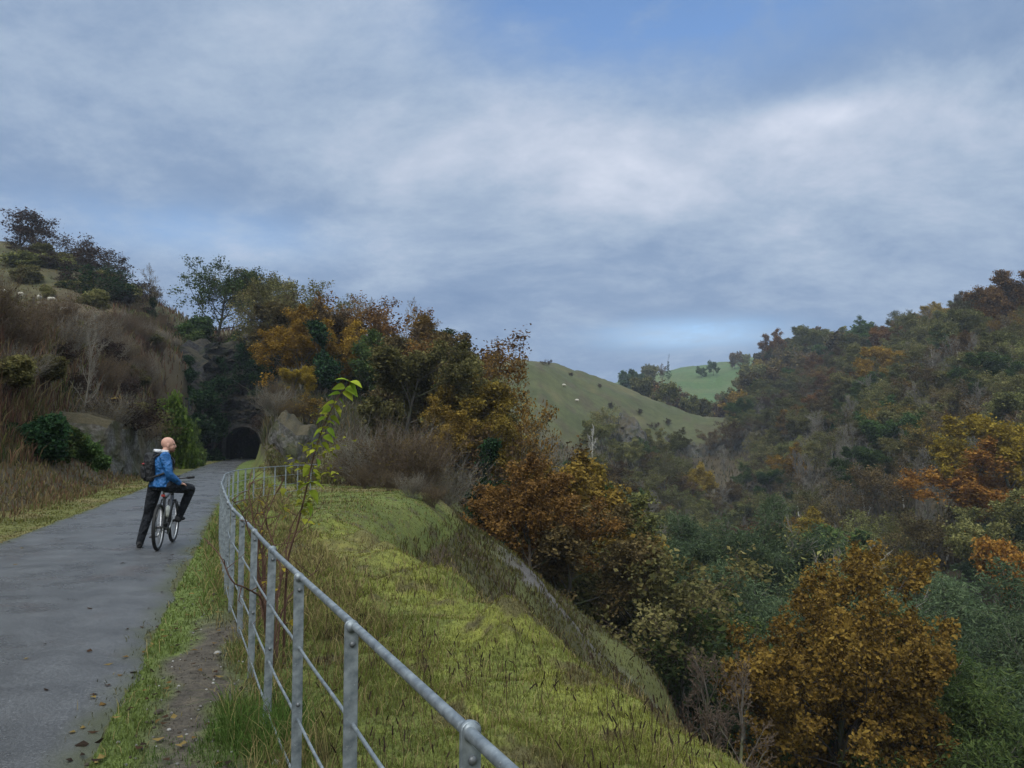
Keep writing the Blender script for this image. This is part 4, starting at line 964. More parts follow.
FS = np.stack([np.interp(_ss, _d, FPd[:, k]) for k in (0, 1)], 1)
FT = .975
fence = empty('fence', (float(FS[0, 0]), float(FS[0, 1]), 0)); setp(fence, 'galvanised steel estate fence curving along the path edge', 'fence')
fo = np.array(fence.location)
def plate(wd, th_, h0, h1):
    """flat upright with a rounded head"""
    pr = [(-wd/2, h0), (wd/2, h0), (wd/2, h1-wd/2)]+[(wd/2*math.cos(a), h1-wd/2+wd/2*.8*math.sin(a)) for a in np.linspace(.2, math.pi-.2, 9)]+[(-wd/2, h1-wd/2)]
    bm = bmesh.new(); vs = [bm.verts.new((x, -th_/2, z)) for x, z in pr]; f = bm.faces.new(vs)
    ex = bmesh.ops.extrude_face_region(bm, geom=[f]); bmesh.ops.translate(bm, verts=[v for v in ex['geom'] if isinstance(v, bmesh.types.BMVert)], vec=(0, th_, 0))
    bmesh.ops.recalc_face_normals(bm, faces=bm.faces[:])
    bmesh.ops.bevel(bm, geom=bm.edges[:], offset=.0015, segments=1, affect='EDGES')
    me = bpy.data.meshes.new('post'); bm.to_mesh(me); bm.free(); me.materials.append(gal); return me
post_me = plate(.044, .011, -.3, 1.0)
bb = MB(); bb.ball((0, 0, 0), (.010, .008, .010), 10, 6); bb.tube([(0, 0, 0), (0, .02, 0)], .006, 8); bolt_me = bb.mesh('bolt', simple('dull_bolt', (.12, .13, .14), .5, .6), True)
cm = MB(); cm.tube([(0, -.012, 0), (0, .012, 0)], [.019, .019], 14, cap=True); collar_me = cm.mesh('collar', gal, True)
for i, p in enumerate(FS):
    t = FS[min(i+1, len(FS)-1)]-FS[max(i-1, 0)]; ang = math.atan2(t[1], t[0])-math.pi/2
    po = bpy.data.objects.new('post', post_me); COL.objects.link(po); po.parent = fence
    po.location = (p[0]-fo[0], p[1]-fo[1], 0); po.rotation_euler = (rnd.uniform(-.012, .012), rnd.uniform(-.01, .01), ang+rnd.uniform(-.05, .05))
    if i < 12:
        co = bpy.data.objects.new('collar', collar_me); COL.objects.link(co); co.parent = po; co.location = (0, 0, FT)
        for zb in (FT-.055, FT-.545):
            b = bpy.data.objects.new('bolt', bolt_me); COL.objects.link(b); b.parent = po; b.location = (.003, -.0065, zb)
def rail(name, dz, rad, sides):
    pts = np.stack([FPd[:, 0]-fo[0], FPd[:, 1]-fo[1], np.full(len(FPd), FT+dz)+.0025*np.sin(np.arange(len(FPd))*.32)*(rad < .01)], 1)[::2]
    mb = MB(); mb.tube(pts, rad, sides, cap=True); return mb.obj(name, gal, fence, True)
rail('top_rail', 0, .0130, 14)
for dz in (-.305, -.61, -.87): rail('lower_rail', dz, .0065, 8)

# ------------------------------------------------------------------ pasture posts and sheep
wood_m = barkmat('weathered_post', (.035, .028, .022), (.085, .07, .055))
for k_, (u, v, y, h) in enumerate(((25, 306, 78, 1.5), (49, 311, 77, 1.35), (58, 317, 76, .9), (9, 302, 80, 1.5), (0, 297, 82, 1.4))):
    x = xk(u)*y; z = hz(x, y); zt = EYE+zk(v-6)*y
    mb = MB(); hh2 = max(1.1, min(2.6, zt-z))
    mb.tube([(0, 0, -.4), (0, 0, hh2*.5), (.03, 0, hh2)], [.11, .105, .10], 8, cap=True)
    o = mb.obj('fence_post', wood_m, loc=(x, y, z)); o.rotation_euler = (0, R(rnd.uniform(-5, 5)), 0)
    setp(o, ['thick dark wooden post below the grazing sheep', 'dark wooden post standing right under the largest sheep', 'short wooden stump post beyond the largest sheep', 'thin wooden post near the edge of the sheep pasture', 'wooden post cut by the edge of the view on the sheep pasture'][k_], 'fence post')
wool = simple('wool', (.42, .395, .34), .95, nscale=9, namt=.25); face_m = simple('sheep_face', (.35, .32, .27), .9)
def sheep(x, y, z, rz, s, label, grazing, group=None):
    root = empty('sheep', (x, y, z), rz, s); setp(root, label, 'sheep', group or 'sheep grazing on the hillsides')
    mb = MB()
    mb.tube([(-.58, 0, .60), (-.5, 0, .64), (-.25, 0, .66), (.1, 0, .66), (.38, 0, .67), (.5, 0, .66)], [.10, .24, .29, .28, .25, .12], 12, cap=True)
    hp = [(.42, 0, .72), (.60, 0, .62), (.74, 0, .32), (.80, 0, .12)] if grazing else [(.42, 0, .72), (.56, 0, .9), (.66, 0, 1.0), (.84, 0, .92)]
    mb.tube(hp, [.16, .12, .10, .05], 10, mat=1, cap=True)
    for sx in (-.38, .32):
        for sy in (-.13, .13):
            back = -.05 if sx < 0 else .02
            mb.tube([(sx, sy, .55), (sx+back, sy, .32), (sx+back*.2, sy, .0)], [.085, .045, .035], 7, mat=1, cap=True)
    for sy in (-1, 1): mb.tube([(hp[2][0]-.04, sy*.07, hp[2][2]+.05), (hp[2][0]-.1, sy*.17, hp[2][2]+.04)], [.035, .012], 6, mat=1, cap=True)
    mb.tube([(-.58, 0, .62), (-.66, 0, .5), (-.66, 0, .36)], [.06, .05, .03], 7, cap=True)
    o = mb.obj('body', [wool, face_m], root, True)
for (u, v, y, rz, g, lab) in ((51, 308, 100, .2, 1, 'largest white sheep grazing above the dark wooden post'), (39, 307, 102, 1.8, 1, 'white sheep close behind the largest one, turned away'), (20.5, 297, 104, 2.6, 0, 'white sheep standing higher, above the thick dark post'),
                              (17, 287, 118, .5, 1, 'tiny white sheep highest on the pasture'), (64, 325, 84, .3, 1, 'white sheep low down among the brown stems'), (3, 301, 102, 1.2, 1, 'pale sheep cut by the edge of the view'), (121, 302, 118, .1, 1, 'pale sheep alone beyond the brown thicket'),
                              (564, 398, 255, .3, 1, 'white sheep higher of two on the bare hill'), (577, 402, 250, 3.0, 1, 'white sheep lower of two on the bare hill'),
                              (119, 286, 140, .1, 1, 'pale sheep on the pasture skyline, first of three'), (124, 288, 139, 2.9, 1, 'pale sheep on the pasture skyline, second of three'), (129, 290, 138, .4, 1, 'pale sheep on the pasture skyline, third of three')):
    # walk out along the line of sight until it meets the slope
    k = xk(u, v); yy = np.arange(60, 320, .5); zz_ = hgt(k*yy, yy); d_ = zz_-(EYE+zk(v+2)*yy)
    hit = np.where((d_ > -.25) & (np.abs(yy-y) < 45))[0]
    y2 = yy[hit[np.argmin(np.abs(yy[hit]-y))]] if len(hit) else y
    sheep(k*y2, y2, hz(k*y2, y2), rz, float(np.clip(1.1*y2/118, .62, 1.15))*(.8 if 'skyline' in lab else .86), lab, g)
# ------------------------------------------------------------------ the cyclist, the bicycle and the rucksack
BX, BY, BZ, BRZ = -5.38, 11.7, .032, R(13)
def remeshed(mb, name, mat, voxel, parent, smooth_it=6):
    o = mb.obj(name, mat, parent, True)
    rm = o.modifiers.new('r', 'REMESH'); rm.mode = 'VOXEL'; rm.voxel_size = voxel; rm.use_smooth_shade = True
    sm = o.modifiers.new('s', 'SMOOTH'); sm.factor = .5; sm.iterations = smooth_it
    dg = bpy.context.evaluated_depsgraph_get(); me = bpy.data.meshes.new_from_object(o.evaluated_get(dg))
    o.modifiers.clear(); old = o.data; o.data = me; bpy.data.meshes.remove(old)
    me.materials.clear(); me.materials.append(mat)
    return o
def limb(mb, pts, rad, seg=14):
    P = np.array(pts, float); rad = np.broadcast_to(rad, (len(P),))
    d, _ = resample([tuple(p)+(r,) for p, r in zip(P, rad)], .02)
    for q in range(4): d[1:-1, q] = (d[:-2, q]+d[1:-1, q]*2+d[2:, q])/4
    mb.tube(d[:, :3], d[:, 3], seg, cap=True)
    mb.ball(d[0, :3], d[0, 3], 14, 10); mb.ball(d[-1, :3], d[-1, 3], 14, 10)
def loft(mb, rows, seg=24):
    """rows of (centre, side vector, half width, front vector, half depth)"""
    V_ = []
    for c, sv, w_, fv, d_ in rows:
        for k in range(seg):
            a = 2*math.pi*k/seg; V_.append(np.array(c)+np.array(sv)*w_*math.cos(a)+np.array(fv)*d_*math.sin(a))
    n = len(rows); Q = [(i*seg+k, i*seg+(k+1) % seg, (i+1)*seg+(k+1) % seg, (i+1)*seg+k) for i in range(n-1) for k in range(seg)]
    T_ = [(0, k+1, k) for k in range(1, seg-1)]+[((n-1)*seg, (n-1)*seg+k, (n-1)*seg+k+1) for k in range(1, seg-1)]
    mb.add(np.array(V_), Q, T_)
def cloth(name, col, rough=.75, sc=30, amt=.2):
    m, nt, N, L = newmat(name); f = noise(nt, sc, 4, .6); f2 = noise(nt, 9, 3, .5)
    c = ramp(nt, f, [(.3, tuple(q*(1-amt) for q in col)), (.7, tuple(q*(1+amt) for q in col))])
    out_surf(nt, bsdf(nt, c, rough, 0, .35, bump(nt, mathn(nt, 'ADD', mathn(nt, 'MULTIPLY', f2, 2.0), mathn(nt, 'MULTIPLY', f, .2)), 1.0, .06))); return m
skin = simple('skin', (.40, .225, .175), .55, nscale=22, namt=.14)
jack = cloth('blue_jacket', (.012, .090, .265), .5); trou = cloth('navy_trousers', (.006, .008, .013), .9); shoe_m = cloth('dark_shoe', (.010, .010, .012), .6)
black = simple('black_rubber', (.010, .010, .011), .65); fabric_b = cloth('black_nylon', (.010, .011, .014), .7)
per = empty('person', (BX, BY, BZ), BRZ); setp(per, 'bald cyclist in blue jacket and dark trousers straddling a bicycle, looking aside', 'person')
A_ = R(64); f_ = np.array([math.sin(A_), math.cos(A_), 0]); s_ = np.array([f_[1], -f_[0], 0]); UP = np.array([0, 0, 1.])
pel = np.array([-.045, -.20, .985]); wai = np.array([-.04, -.195, 1.11]); che = np.array([-.045, -.18, 1.275]); nkb = np.array([-.03, -.165, 1.415]); hd = np.array([.035, -.14, 1.570])
f2_ = np.array([math.sin(R(40)), math.cos(R(40)), 0]); s2_ = np.array([f2_[1], -f2_[0], 0])
shR = che+s_*.175+UP*.115; shL = che-s_*.175+UP*.115
elR = np.array([.11, -.37, 1.12]); wrR = np.array([.225, -.20, .985])
elL = np.array([-.18, .17, 1.19]); wrL = np.array([-.255, .375, 1.06])
hipR = np.array([.06, -.24, .95]); knR = np.array([.345, .06, .885]); anR = np.array([.175, .09, .455])
hipL = np.array([-.13, -.15, .94]); knL = np.array([-.235, -.06, .50]); anL = np.array([-.335, -.07, .095])
Ah = R(82); fh = np.array([math.sin(Ah), math.cos(Ah), -.05]); fh /= np.linalg.norm(fh); shd = np.array([fh[1], -fh[0], 0]); shd /= np.linalg.norm(shd)
def hp(side, front, up): return hd+shd*side+fh*front+UP*up
ROT_H = Matrix((tuple(shd), tuple(fh), (0, 0, 1))).transposed()
def hand(mb, wrist, palm_dir, normal, thumb_side, curl):
    """palm, four bent fingers of different lengths and a thumb from the side of the palm"""
    pd = np.array(palm_dir, float); pd /= np.linalg.norm(pd); nm = np.array(normal, float); nm -= pd*nm.dot(pd); nm /= np.linalg.norm(nm)
    sd2 = np.cross(pd, nm)*thumb_side
    w0 = np.array(wrist)
    for q in (-.026, -.009, .009, .026): limb(mb, [w0+sd2*q*.6, w0+pd*.05+sd2*q, w0+pd*.085+sd2*q*1.15], [.019, .017, .0125])
    for q, ln in ((.031, .068), (.0105, .077), (-.0105, .071), (-.031, .056)):
        b = w0+pd*.085+sd2*q*1.1; p = b; dirn = pd.copy(); pts = [b-pd*.02, b]
        for j in range(3):
            a = curl*(.55+.35*j); dirn2 = pd*math.cos(a)-nm*math.sin(a); p = p+dirn2*ln*(.44, .31, .25)[j]; pts.append(p)
        limb(mb, pts, [.0095, .0095, .0088, .008, .0068], 10)
    tb = w0+pd*.025+sd2*.028
    limb(mb, [tb-sd2*.012, tb+pd*.022+sd2*.018, tb+pd*.05+sd2*.026-nm*.008, tb+pd*.072+sd2*.022-nm*.02], [.013, .012, .0105, .008], 10)
mb = MB()
# head with a face
mb.ball(hp(0, -.012, .028), (.077, .098, .092), 28, 20, ROT_H)
mb.ball(hp(0, .022, -.035), (.060, .070, .078), 24, 16, ROT_H)
mb.ball(hp(0, .058, -.088), (.030, .028, .022), 16, 10, ROT_H)          # chin
mb.ball(hp(0, .076, .030), (.052, .016, .013), 16, 10, ROT_H)           # brow
limb(mb, [hp(0, .086, .020), hp(0, .100, -.004), hp(0, .102, -.022)], [.008, .010, .012])   # nose
for q in (-1, 1):
    mb.ball(hp(.030*q, .072, -.018), (.020, .016, .014), 12, 8, ROT_H)  # cheekbones
    mb.ball(hp(.078*q, -.005, -.008), (.010, .022, .034), 14, 10, ROT_H)  # ears
mb.ball(hp(0, .078, -.052), (.026, .012, .007), 12, 8, ROT_H); mb.ball(hp(0, .076, -.063), (.022, .012, .007), 12, 8, ROT_H)
limb(mb, [nkb-UP*.03, nkb*.5+hd*.5-UP*.01, hp(0, -.015, -.05)], [.066, .060, .060])
loft(mb, [(pel-UP*.07, s2_, .14, f2_, .10), (pel, s2_, .16, f2_, .115), (wai, s2_*.5+s_*.5, .145, f_, .10), (che, s_, .165, f_, .115), (che+UP*.10, s_, .15, f_, .10), (nkb, s_, .07, f_, .065)])
for sh, el, wr in ((shR, elR, wrR), (shL, elL, wrL)): limb(mb, [sh, (sh+el)/2, el, (el+wr)/2, wr], [.058, .050, .041, .038, .028])
for h_, k_, a_ in ((hipR, knR, anR), (hipL, knL, anL)): limb(mb, [h_, h_*.5+k_*.5, k_, k_*.6+a_*.4, a_], [.088, .075, .054, .052, .036])
hand(mb, wrR, knR+np.array([.0, .0, .065])-wrR, np.array([.25, -.1, 1]), 1, .55)
hand(mb, wrL, np.array([-.02, .10, -.02]), np.array([-.1, .2, 1]), -1, 1.1)
body = remeshed(mb, 'body', skin, .0055, per, 3)
for q in (-1, 1):
    e = MB(); e.ball(hp(.031*q, .0775, .010), .0115, 12, 8); e.obj('eye', simple('eye', (.09, .075, .06), .25), per, True)
e = MB()
mb2 = MB(); mb2.ball(hp(0, .028, -.062), (.0625, .067, .052), 24, 16, ROT_H)
mb2.obj('stubble', simple('stubble', (.17, .085, .06), .8, nscale=200, namt=.4), per, True)
# jacket
mb = MB()
loft(mb, [(pel-UP*.055, s2_, .185, f2_, .155), (pel+UP*.03, s2_, .182, f2_, .15), (wai, s2_*.4+s_*.6, .170, f_, .135), (che-UP*.04, s_, .195, f_, .15), (che+UP*.06, s_, .195, f_, .145), (che+UP*.125, s_, .155, f_, .115), (nkb+UP*.02, s_, .082, f_, .082)])
for sh, el, wr in ((shR, elR, wrR), (shL, elL, wrL)):
    limb(mb, [sh, sh*.5+el*.5, el, el*.5+wr*.5, wr*.93+el*.07], [.080, .070, .060, .053, .042])
jk = remeshed(mb, 'jacket', jack, .008, per, 5)
mb = MB()
hc = nkb+UP*.055-f_*.02
ringp = [hc+s_*.098*math.cos(a)+f_*(.088*math.sin(a)-.012)+UP*(-.012*math.sin(a)) for a in np.linspace(.35*math.pi-3.6, .35*math.pi+2.0, 26)]
limb(mb, ringp, .029)
remeshed(mb, 'hood', cloth('pale_fleece', (.46, .47, .50), .9), .008, per, 3)
# trousers and shoes
mb = MB()
loft(mb, [(pel-UP*.10, s2_, .13, f2_, .12), (pel-UP*.03, s2_, .175, f2_, .145), (pel+UP*.06, s2_, .165, f2_, .135)])
for h_, k_, a_ in ((hipR, knR, anR), (hipL, knL, anL)): limb(mb, [h_, h_*.5+k_*.5, k_, k_*.55+a_*.45, a_-UP*.02], [.108, .094, .073, .068, .054])
remeshed(mb, 'trousers', trou, .008, per, 4)
for an, tdir in ((anR, np.array([.18, .98, .0])), (anL, np.array([-.15, .98, 0]))):
    mb = MB(); t = tdir/np.linalg.norm(tdir); sd2 = np.array([t[1], -t[0], 0])
    sole = an[2]-.075
    loft(mb, [(an-t*.075+UP*(sole-an[2]+.03), sd2, .03, UP, .028), (an-t*.05+UP*(sole-an[2]+.045), sd2, .038, UP, .044), (an+UP*(sole-an[2]+.055), sd2, .042, UP, .055), (an+t*.07+UP*(sole-an[2]+.042), sd2, .046, UP, .041), (an+t*.14+UP*(sole-an[2]+.032), sd2, .047, UP, .031), (an+t*.19+UP*(sole-an[2]+.025), sd2, .03, UP, .02)])
    limb(mb, [an, an-UP*.05], [.05, .045])
    remeshed(mb, 'shoe', shoe_m, .007, per, 3)
# rucksack on his back
bp = che-f_*.172-UP*.045
pk = empty('backpack', tuple(np.array((BX, BY, BZ))+np.array(Matrix.Rotation(BRZ, 3, 'Z') @ Vector(bp))), BRZ); setp(pk, 'black rucksack worn on the back of the cyclist in the blue jacket', 'backpack')
z0 = np.zeros(3)
mb = MB(); loft(mb, [(z0-UP*.215, s_, .090, f_, .05), (z0-UP*.20, s_, .122, f_, .075), (z0-UP*.05, s_, .138, f_, .092), (z0+UP*.10, s_, .130, f_, .082), (z0+UP*.19, s_, .105, f_, .07), (z0+UP*.225, s_, .06, f_, .04)], 28)
remeshed(mb, 'pack_body', fabric_b, .008, pk, 4)
mb = MB(); loft(mb, [(z0-UP*.17-f_*.075, s_, .08, f_, .02), (z0-UP*.15-f_*.08, s_, .10, f_, .032), (z0-UP*.03-f_*.088, s_, .10, f_, .036), (z0+UP*.02-f_*.10, s_, .08, f_, .02)])
remeshed(mb, 'front_pocket', fabric_b, .008, pk, 3)
mb = MB(); mb.ball(z0-f_*.093+UP*.055+s_*.02, (.022, .022, .014), 12, 8); mb.obj('patch', simple('red_patch', (.20, .025, .03), .6), pk, True)
for q in (-1, 1):
    pts = [che+s_*.10*q+UP*.09-f_*.16-bp, che+s_*.115*q+UP*.165-f_*.06-bp, che+s_*.12*q+UP*.165+f_*.04-bp, che+s_*.125*q+UP*.06+f_*.15-bp, che+s_*.145*q-UP*.08+f_*.13-bp, che+s_*.20*q-UP*.13+f_*.0-bp, che+s_*.14*q-UP*.19-f_*.15-bp]
    mb = MB(); d, _ = resample([tuple(p) for p in pts], .02)
    for _k in range(4): d[1:-1] = (d[:-2]+2*d[1:-1]+d[2:])/4
    mb.tube(d, .017, 8, cap=True); mb.obj('strap', fabric_b, pk, True)

# bicycle
bk = empty('bicycle', (BX, BY, BZ), BRZ); setp(bk, 'dark bicycle held upright between the legs of the cyclist on the path', 'bicycle')
fr_m = simple('frame_paint', (.018, .019, .023), .3, 0, .5); alu = simple('aluminium', (.40, .41, .43), .35, .9); chrome = simple('dark_metal', (.08, .08, .085), .4, .8)
def wheel(y, z=.345):
    w_ = bpy.data.objects.new('wheel', None); COL.objects.link(w_); w_.parent = bk; w_.location = (0, y, z)
    def circ(rad, tube_r, m, nm, seg=48, sd3=10, sx=1.0):
        mb = MB(); V_ = []
        for i in range(seg):
            a = 2*math.pi*i/seg
            for j in range(sd3):
                b = 2*math.pi*j/sd3; rr2 = rad+tube_r*math.cos(b); V_.append((tube_r*sx*math.sin(b), rr2*math.cos(a), rr2*math.sin(a)))
        Q = [(i*sd3+j, i*sd3+(j+1) % sd3, ((i+1) % seg)*sd3+(j+1) % sd3, ((i+1) % seg)*sd3+j) for i in range(seg) for j in range(sd3)]
        mb.add(V_, Q); mb.obj(nm, m, w_, True)
    circ(.320, .025, black, 'tyre'); circ(.293, .010, alu, 'rim', sx=1.1)
    mb = MB(); P0 = []; P1 = []
    for i in range(28):
        a = 2*math.pi*i/28; b = a+(.55 if i % 2 else -.55); P0.append(((-1)**(i//2)*.022, .022*math.cos(b), .022*math.sin(b))); P1.append((0, .288*math.cos(a), .288*math.sin(a)))
    prisms(mb, P0, P1, .0014, .0014, .5, 0); mb.obj('spokes', alu, w_)
    mb = MB(); mb.tube([(-.06, 0, 0), (-.03, 0, 0), (.03, 0, 0), (.06, 0, 0)], [.010, .022, .022, .010], 12, cap=True); mb.obj('hub', chrome, w_, True)
    mb = MB(); mb.tube([(-.035, 0, 0), (-.038, 0, 0)], .08, 24, cap=True); mb.obj('brake_disc', alu, w_, True)
wheel(-.44); wheel(.62)
mb = MB()
def T(a, b, r0, r1=None): mb.tube([a, tuple((np.array(a)+np.array(b))/2), b], [r0, (r0+(r1 or r0))/2, r1 or r0], 12, cap=True)
T((0, 0, .285), (0, -.17, .80), .018); T((0, .01, .285), (0, .43, .76), .030, .026); T((0, -.15, .74), (0, .41, .83), .020); T((0, .45, .72), (0, .405, .90), .025)
for q in (-1, 1):
    T((q*.03, -.01, .285), (q*.065, -.44, .345), .012, .010); T((q*.025, -.155, .74), (q*.065, -.44, .345), .010, .009)
mb.tube([(-.04, 0, .285), (.04, 0, .285)], .026, 14, cap=True)
mb.obj('frame', fr_m, bk, True)
mb = MB()
for q in (-1, 1): T((q*.055, .465, .68), (q*.058, .62, .345), .016, .012)
T((-.06, .465, .69), (.06, .465, .69), .018); T((0, .46, .69), (0, .45, .74), .018)
mb.obj('fork', fr_m, bk, True)
mb = MB(); T((0, -.17, .80), (0, -.205, .93), .014); mb.obj('seat_post', alu, bk, True)
mb = MB(); loft(mb, [((0, -.33, .945), (1, 0, 0), .055, UP, .018), ((0, -.27, .95), (1, 0, 0), .075, UP, .024), ((0, -.17, .945), (1, 0, 0), .045, UP, .022), ((0, -.06, .94), (1, 0, 0), .018, UP, .016)]); mb.obj('saddle', black, bk, True)
hb = MB(); mb = hb; T((0, .405, .90), (0, .395, .99), .017); T((0, .395, .99), (0, .46, 1.03), .016)
hb.tube([(-.32, .40, 1.055), (-.2, .43, 1.045), (-.06, .462, 1.03), (.06, .462, 1.03), (.2, .43, 1.045), (.32, .40, 1.055)], .013, 12, cap=True)
hbo = hb.obj('handlebar', fr_m, bk, True)
for q in (-1, 1):
    mb = MB(); mb.tube([(q*.33, .398, 1.056), (q*.21, .428, 1.047)], .018, 12, cap=True); mb.obj('grip', black, hbo, True)
    mb = MB(); mb.tube([(q*.20, .45, 1.04), (q*.25, .485, 1.025), (q*.31, .475, 1.02)], [.010, .007, .006], 8, cap=True); mb.obj('brake_lever', chrome, hbo, True)
mb = MB(); mb.box((.06, .47, 1.07), (.07, .10, .02), bev=.006); mb.obj('display', black, hbo, True)
cr = MB(); cr.tube([(.045, 0, .285), (.05, 0, .285)], .088, 30, cap=True); cro = cr.obj('chainring', chrome, bk, True)
for q, a in ((1, R(42)), (-1, R(222))):
    mb = MB(); e = (q*.075, .17*math.cos(a), .285+.17*math.sin(a)); mb.tube([(q*.06, 0, .285), (q*.07, .085*math.cos(a), .285+.085*math.sin(a)), e], [.016, .013, .012], 10, cap=True); c_o = mb.obj('crank', alu, bk, True)
    mb = MB(); mb.box((q*.135, e[1], e[2]), (.10, .095, .022), bev=.006); mb.obj('pedal', black, c_o, True)
mb = MB()
mb.tube([(.048, .088*math.cos(a), .285+.088*math.sin(a)) for a in np.linspace(-1.45, 1.45, 12)]+[(.046, -.44+.045*math.cos(a), .345+.045*math.sin(a)) for a in np.linspace(1.5, 4.7, 10)]+[(.048, 0, .197)], .006, 6); mb.obj('chain', chrome, bk, True)
mb = MB(); mb.tube([(0, .075, .40), (0, .165, .50), (0, .19, .53), (0, .205, .548)], [.037, .037, .030, .018], 16, cap=True)
for v_ in mb.V: v_ += np.array([0, -.032, .065], np.float32)
mb.obj('water_bottle', simple('clear_bottle', (.50, .50, .46), .4), bk, True)
mb = MB(); mb.box((0, -.205, .80), (.055, .03, .035), bev=.008); T((0, -.175, .80), (0, -.2, .80), .012); mb.obj('rear_light', simple('red_lens', (.55, .035, .02), .3, 0, .5), bk, True)

# ------------------------------------------------------------------ the sapling and shrubs that grow through the fence
stem_m = barkmat('red_brown_stem', (.045, .022, .018), (.11, .065, .045)); stem_g = barkmat('young_stem', (.06, .05, .03), (.13, .11, .06))
lf_m = attrmat('sapling_leaf', .35)
def pp(u, v, y): return np.array(pt(u, v, y))
def curve(pts, step=.03):
    d, _ = resample([tuple(p) for p in pts], step)
    for _k in range(3): d[1:-1] = (d[:-2]+2*d[1:-1]+d[2:])/4
    return d
def heart(mb, base, dirn, size, col, droop, r=rng):
    """a broad pointed leaf, folded along its midrib and curling down"""
    d = np.array(dirn, float); d /= np.linalg.norm(d); up = np.array([r.normal()*.35, r.normal()*.35, 1.0]); side = np.cross(d, up); side /= np.linalg.norm(side); up = np.cross(side, d)
    prof = [(0, .0), (.06, .22), (.22, .40), (.45, .38), (.7, .24), (.88, .10), (1, .0)]
    mid = []; L_ = []; R_ = []
    for t, w_ in prof:
        c = np.array(base)+d*t*size-up*droop*size*t*t; mid.append(c); lift = up*w_*size*.25
        L_.append(c+side*w_*size+lift); R_.append(c-side*w_*size+lift)
    n = len(prof); q = [(i, i+1, n+i+1, n+i) for i in range(n-1)]+[(i+1, i, 2*n+i, 2*n+i+1) for i in range(n-1)]
    mb.add(np.array(mid+L_+R_), q, col=np.array(col))
sx_, sy_ = float(xk(284, 640)*5.6), 5.6
sap = empty('sapling', (sx_, sy_, hz(sx_, sy_))); setp(sap, 'young sapling with a few large bright green leaves rising behind the fence', 'sapling')
so_ = np.array(sap.location)
main = curve([np.array([sx_, sy_, hz(sx_, sy_)-.1]), pp(285, 600, 5.6), pp(288, 557, 5.55), pp(297, 527, 5.5), pp(307, 487, 5.5), pp(312, 462, 5.5), pp(320, 435, 5.45), pp(330, 412, 5.4), pp(338, 397, 5.4), pp(350, 382, 5.35)])
mb = MB(); mb.tube(main-so_, np.linspace(.011, .0025, len(main)), 7); mb.obj('stem', stem_m, sap, True)
mb = MB()
big = [(350, 381, 1, -.2), (345, 379, -1, .2), (349, 386, 1, -.6), (340, 391, -1, 0), (345, 391, 1, -.5), (336, 398, -1, -.1), (341, 403, 1, -.7), (331, 407, -1, -.1), (337, 412, 1, -.7), (324, 411, -1, -.4), (333, 420, 1, -.4), (322, 421, -1, -.2), (333, 433, 1, -.5), (322, 434, -1, -.3), (328, 446, 1, -.8), (312, 455, -1, -.3), (321, 461, 1, -.5), (309, 470, -1, -.7), (316, 474, 1, -.6), (321, 478, 1, -.8), (311, 487, -1, -.5), (322, 486, 1, -.4), (316, 494, 1, -.8), (313, 506, 1, -.6), (326, 426, 1, -.2), (330, 440, 1, -.5), (318, 443, -1, -.5), (343, 396, 1, -.8)]
for u, v, sd2, dz in big:
    i = int(np.argmin(np.abs(main[:, 2]-pp(u, v-6, 5.45)[2]))); b = main[min(i, len(main)-1)]
    tgt = pp(u, v, 5.45+rng.uniform(-.12, .12)); b2 = b+(tgt-b)*.35
    mb.tube(np.array([b, (b+b2)/2+[0, 0, .008], b2])-so_, .0016, 4, col=(.12, .15, .03))
    yel = rng.random(); col = np.array((.135, .225, .028))*(1-yel*.35)+np.array((.30, .26, .03))*(yel*.5 if v < 455 else yel*.85)
    heart(mb, b2-so_, np.array([sd2*rng.uniform(.5, 1.0), rng.uniform(-.5, .3), dz+.1]), rng.uniform(.075, .112), col*rng.uniform(.75, 1.15), rng.uniform(.2, .6))
# small leaves on side twigs
for _k in range(30):
    b = main[rng.integers(int(len(main)*.50), int(len(main)*.86))]; e = b+np.array([rng.normal()*.12, rng.normal()*.12, rng.uniform(-.03, .15)])
    mb.tube(np.array([b, (b+e)/2, e])-so_, .0014, 3, col=(.10, .08, .04))
    for q in range(5):
        p = b+(e-b)*rng.uniform(.3, 1.05)+rng.normal(size=3)*.025
        heart(mb, p-so_, rng.normal(size=3)*[1, 1, .5], rng.uniform(.025, .058), np.array((.19, .20, .03))*rng.uniform(.6, 1.4), .3)
mb.obj('leaves', lf_m, sap)
def stem_bush(name, base_px, y, tips, label, nleaf, leafcol, r0, seed, fine=0):
    g = np.random.default_rng(seed); bx_ = xk(*base_px)*y; o_ = empty(name, (bx_, y, hz(bx_, y))); setp(o_, label, 'shrub'); oo = np.array(o_.location)
    mb = MB(); lf = MB()
    for tp in tips:
        pts = [oo-[0, 0, .08]]+[pp(u, v, y+dy) for u, v, dy in tp]; d = curve(pts)
        d[1:-1] += np.cumsum(g.normal(size=(len(d)-2, 3))*.004, 0)*np.sin(np.linspace(0, np.pi, len(d)-2))[:, None]
        mb.tube(d-oo, np.linspace(r0, r0*.28, len(d)), 6)
        for _k in range(max(3, int(len(d)/5))+fine):
            i = g.integers(len(d)//4, len(d)); b = d[i]; e = b+g.normal(size=3)*[.09, .09, .07]+[0, 0, .06]
            mb.tube(np.array([b, (b+e)/2+g.normal(size=3)*.012, e])-oo, [r0*.35, r0*.25, r0*.15], 4)
            if g.random() < nleaf and e[2] < 1.25:
                for q in range(g.integers(1, 4)): heart(lf, e+g.normal(size=3)*.02-oo, g.normal(size=3)*[1, 1, .6]-[0, 0, .3], g.uniform(.03, .065), np.array(leafcol)*g.uniform(.6, 1.3), .4)
    mb.obj('stems', stem_m, o_, True)
    if lf.n: lf.obj('leaves', lf_m, o_)
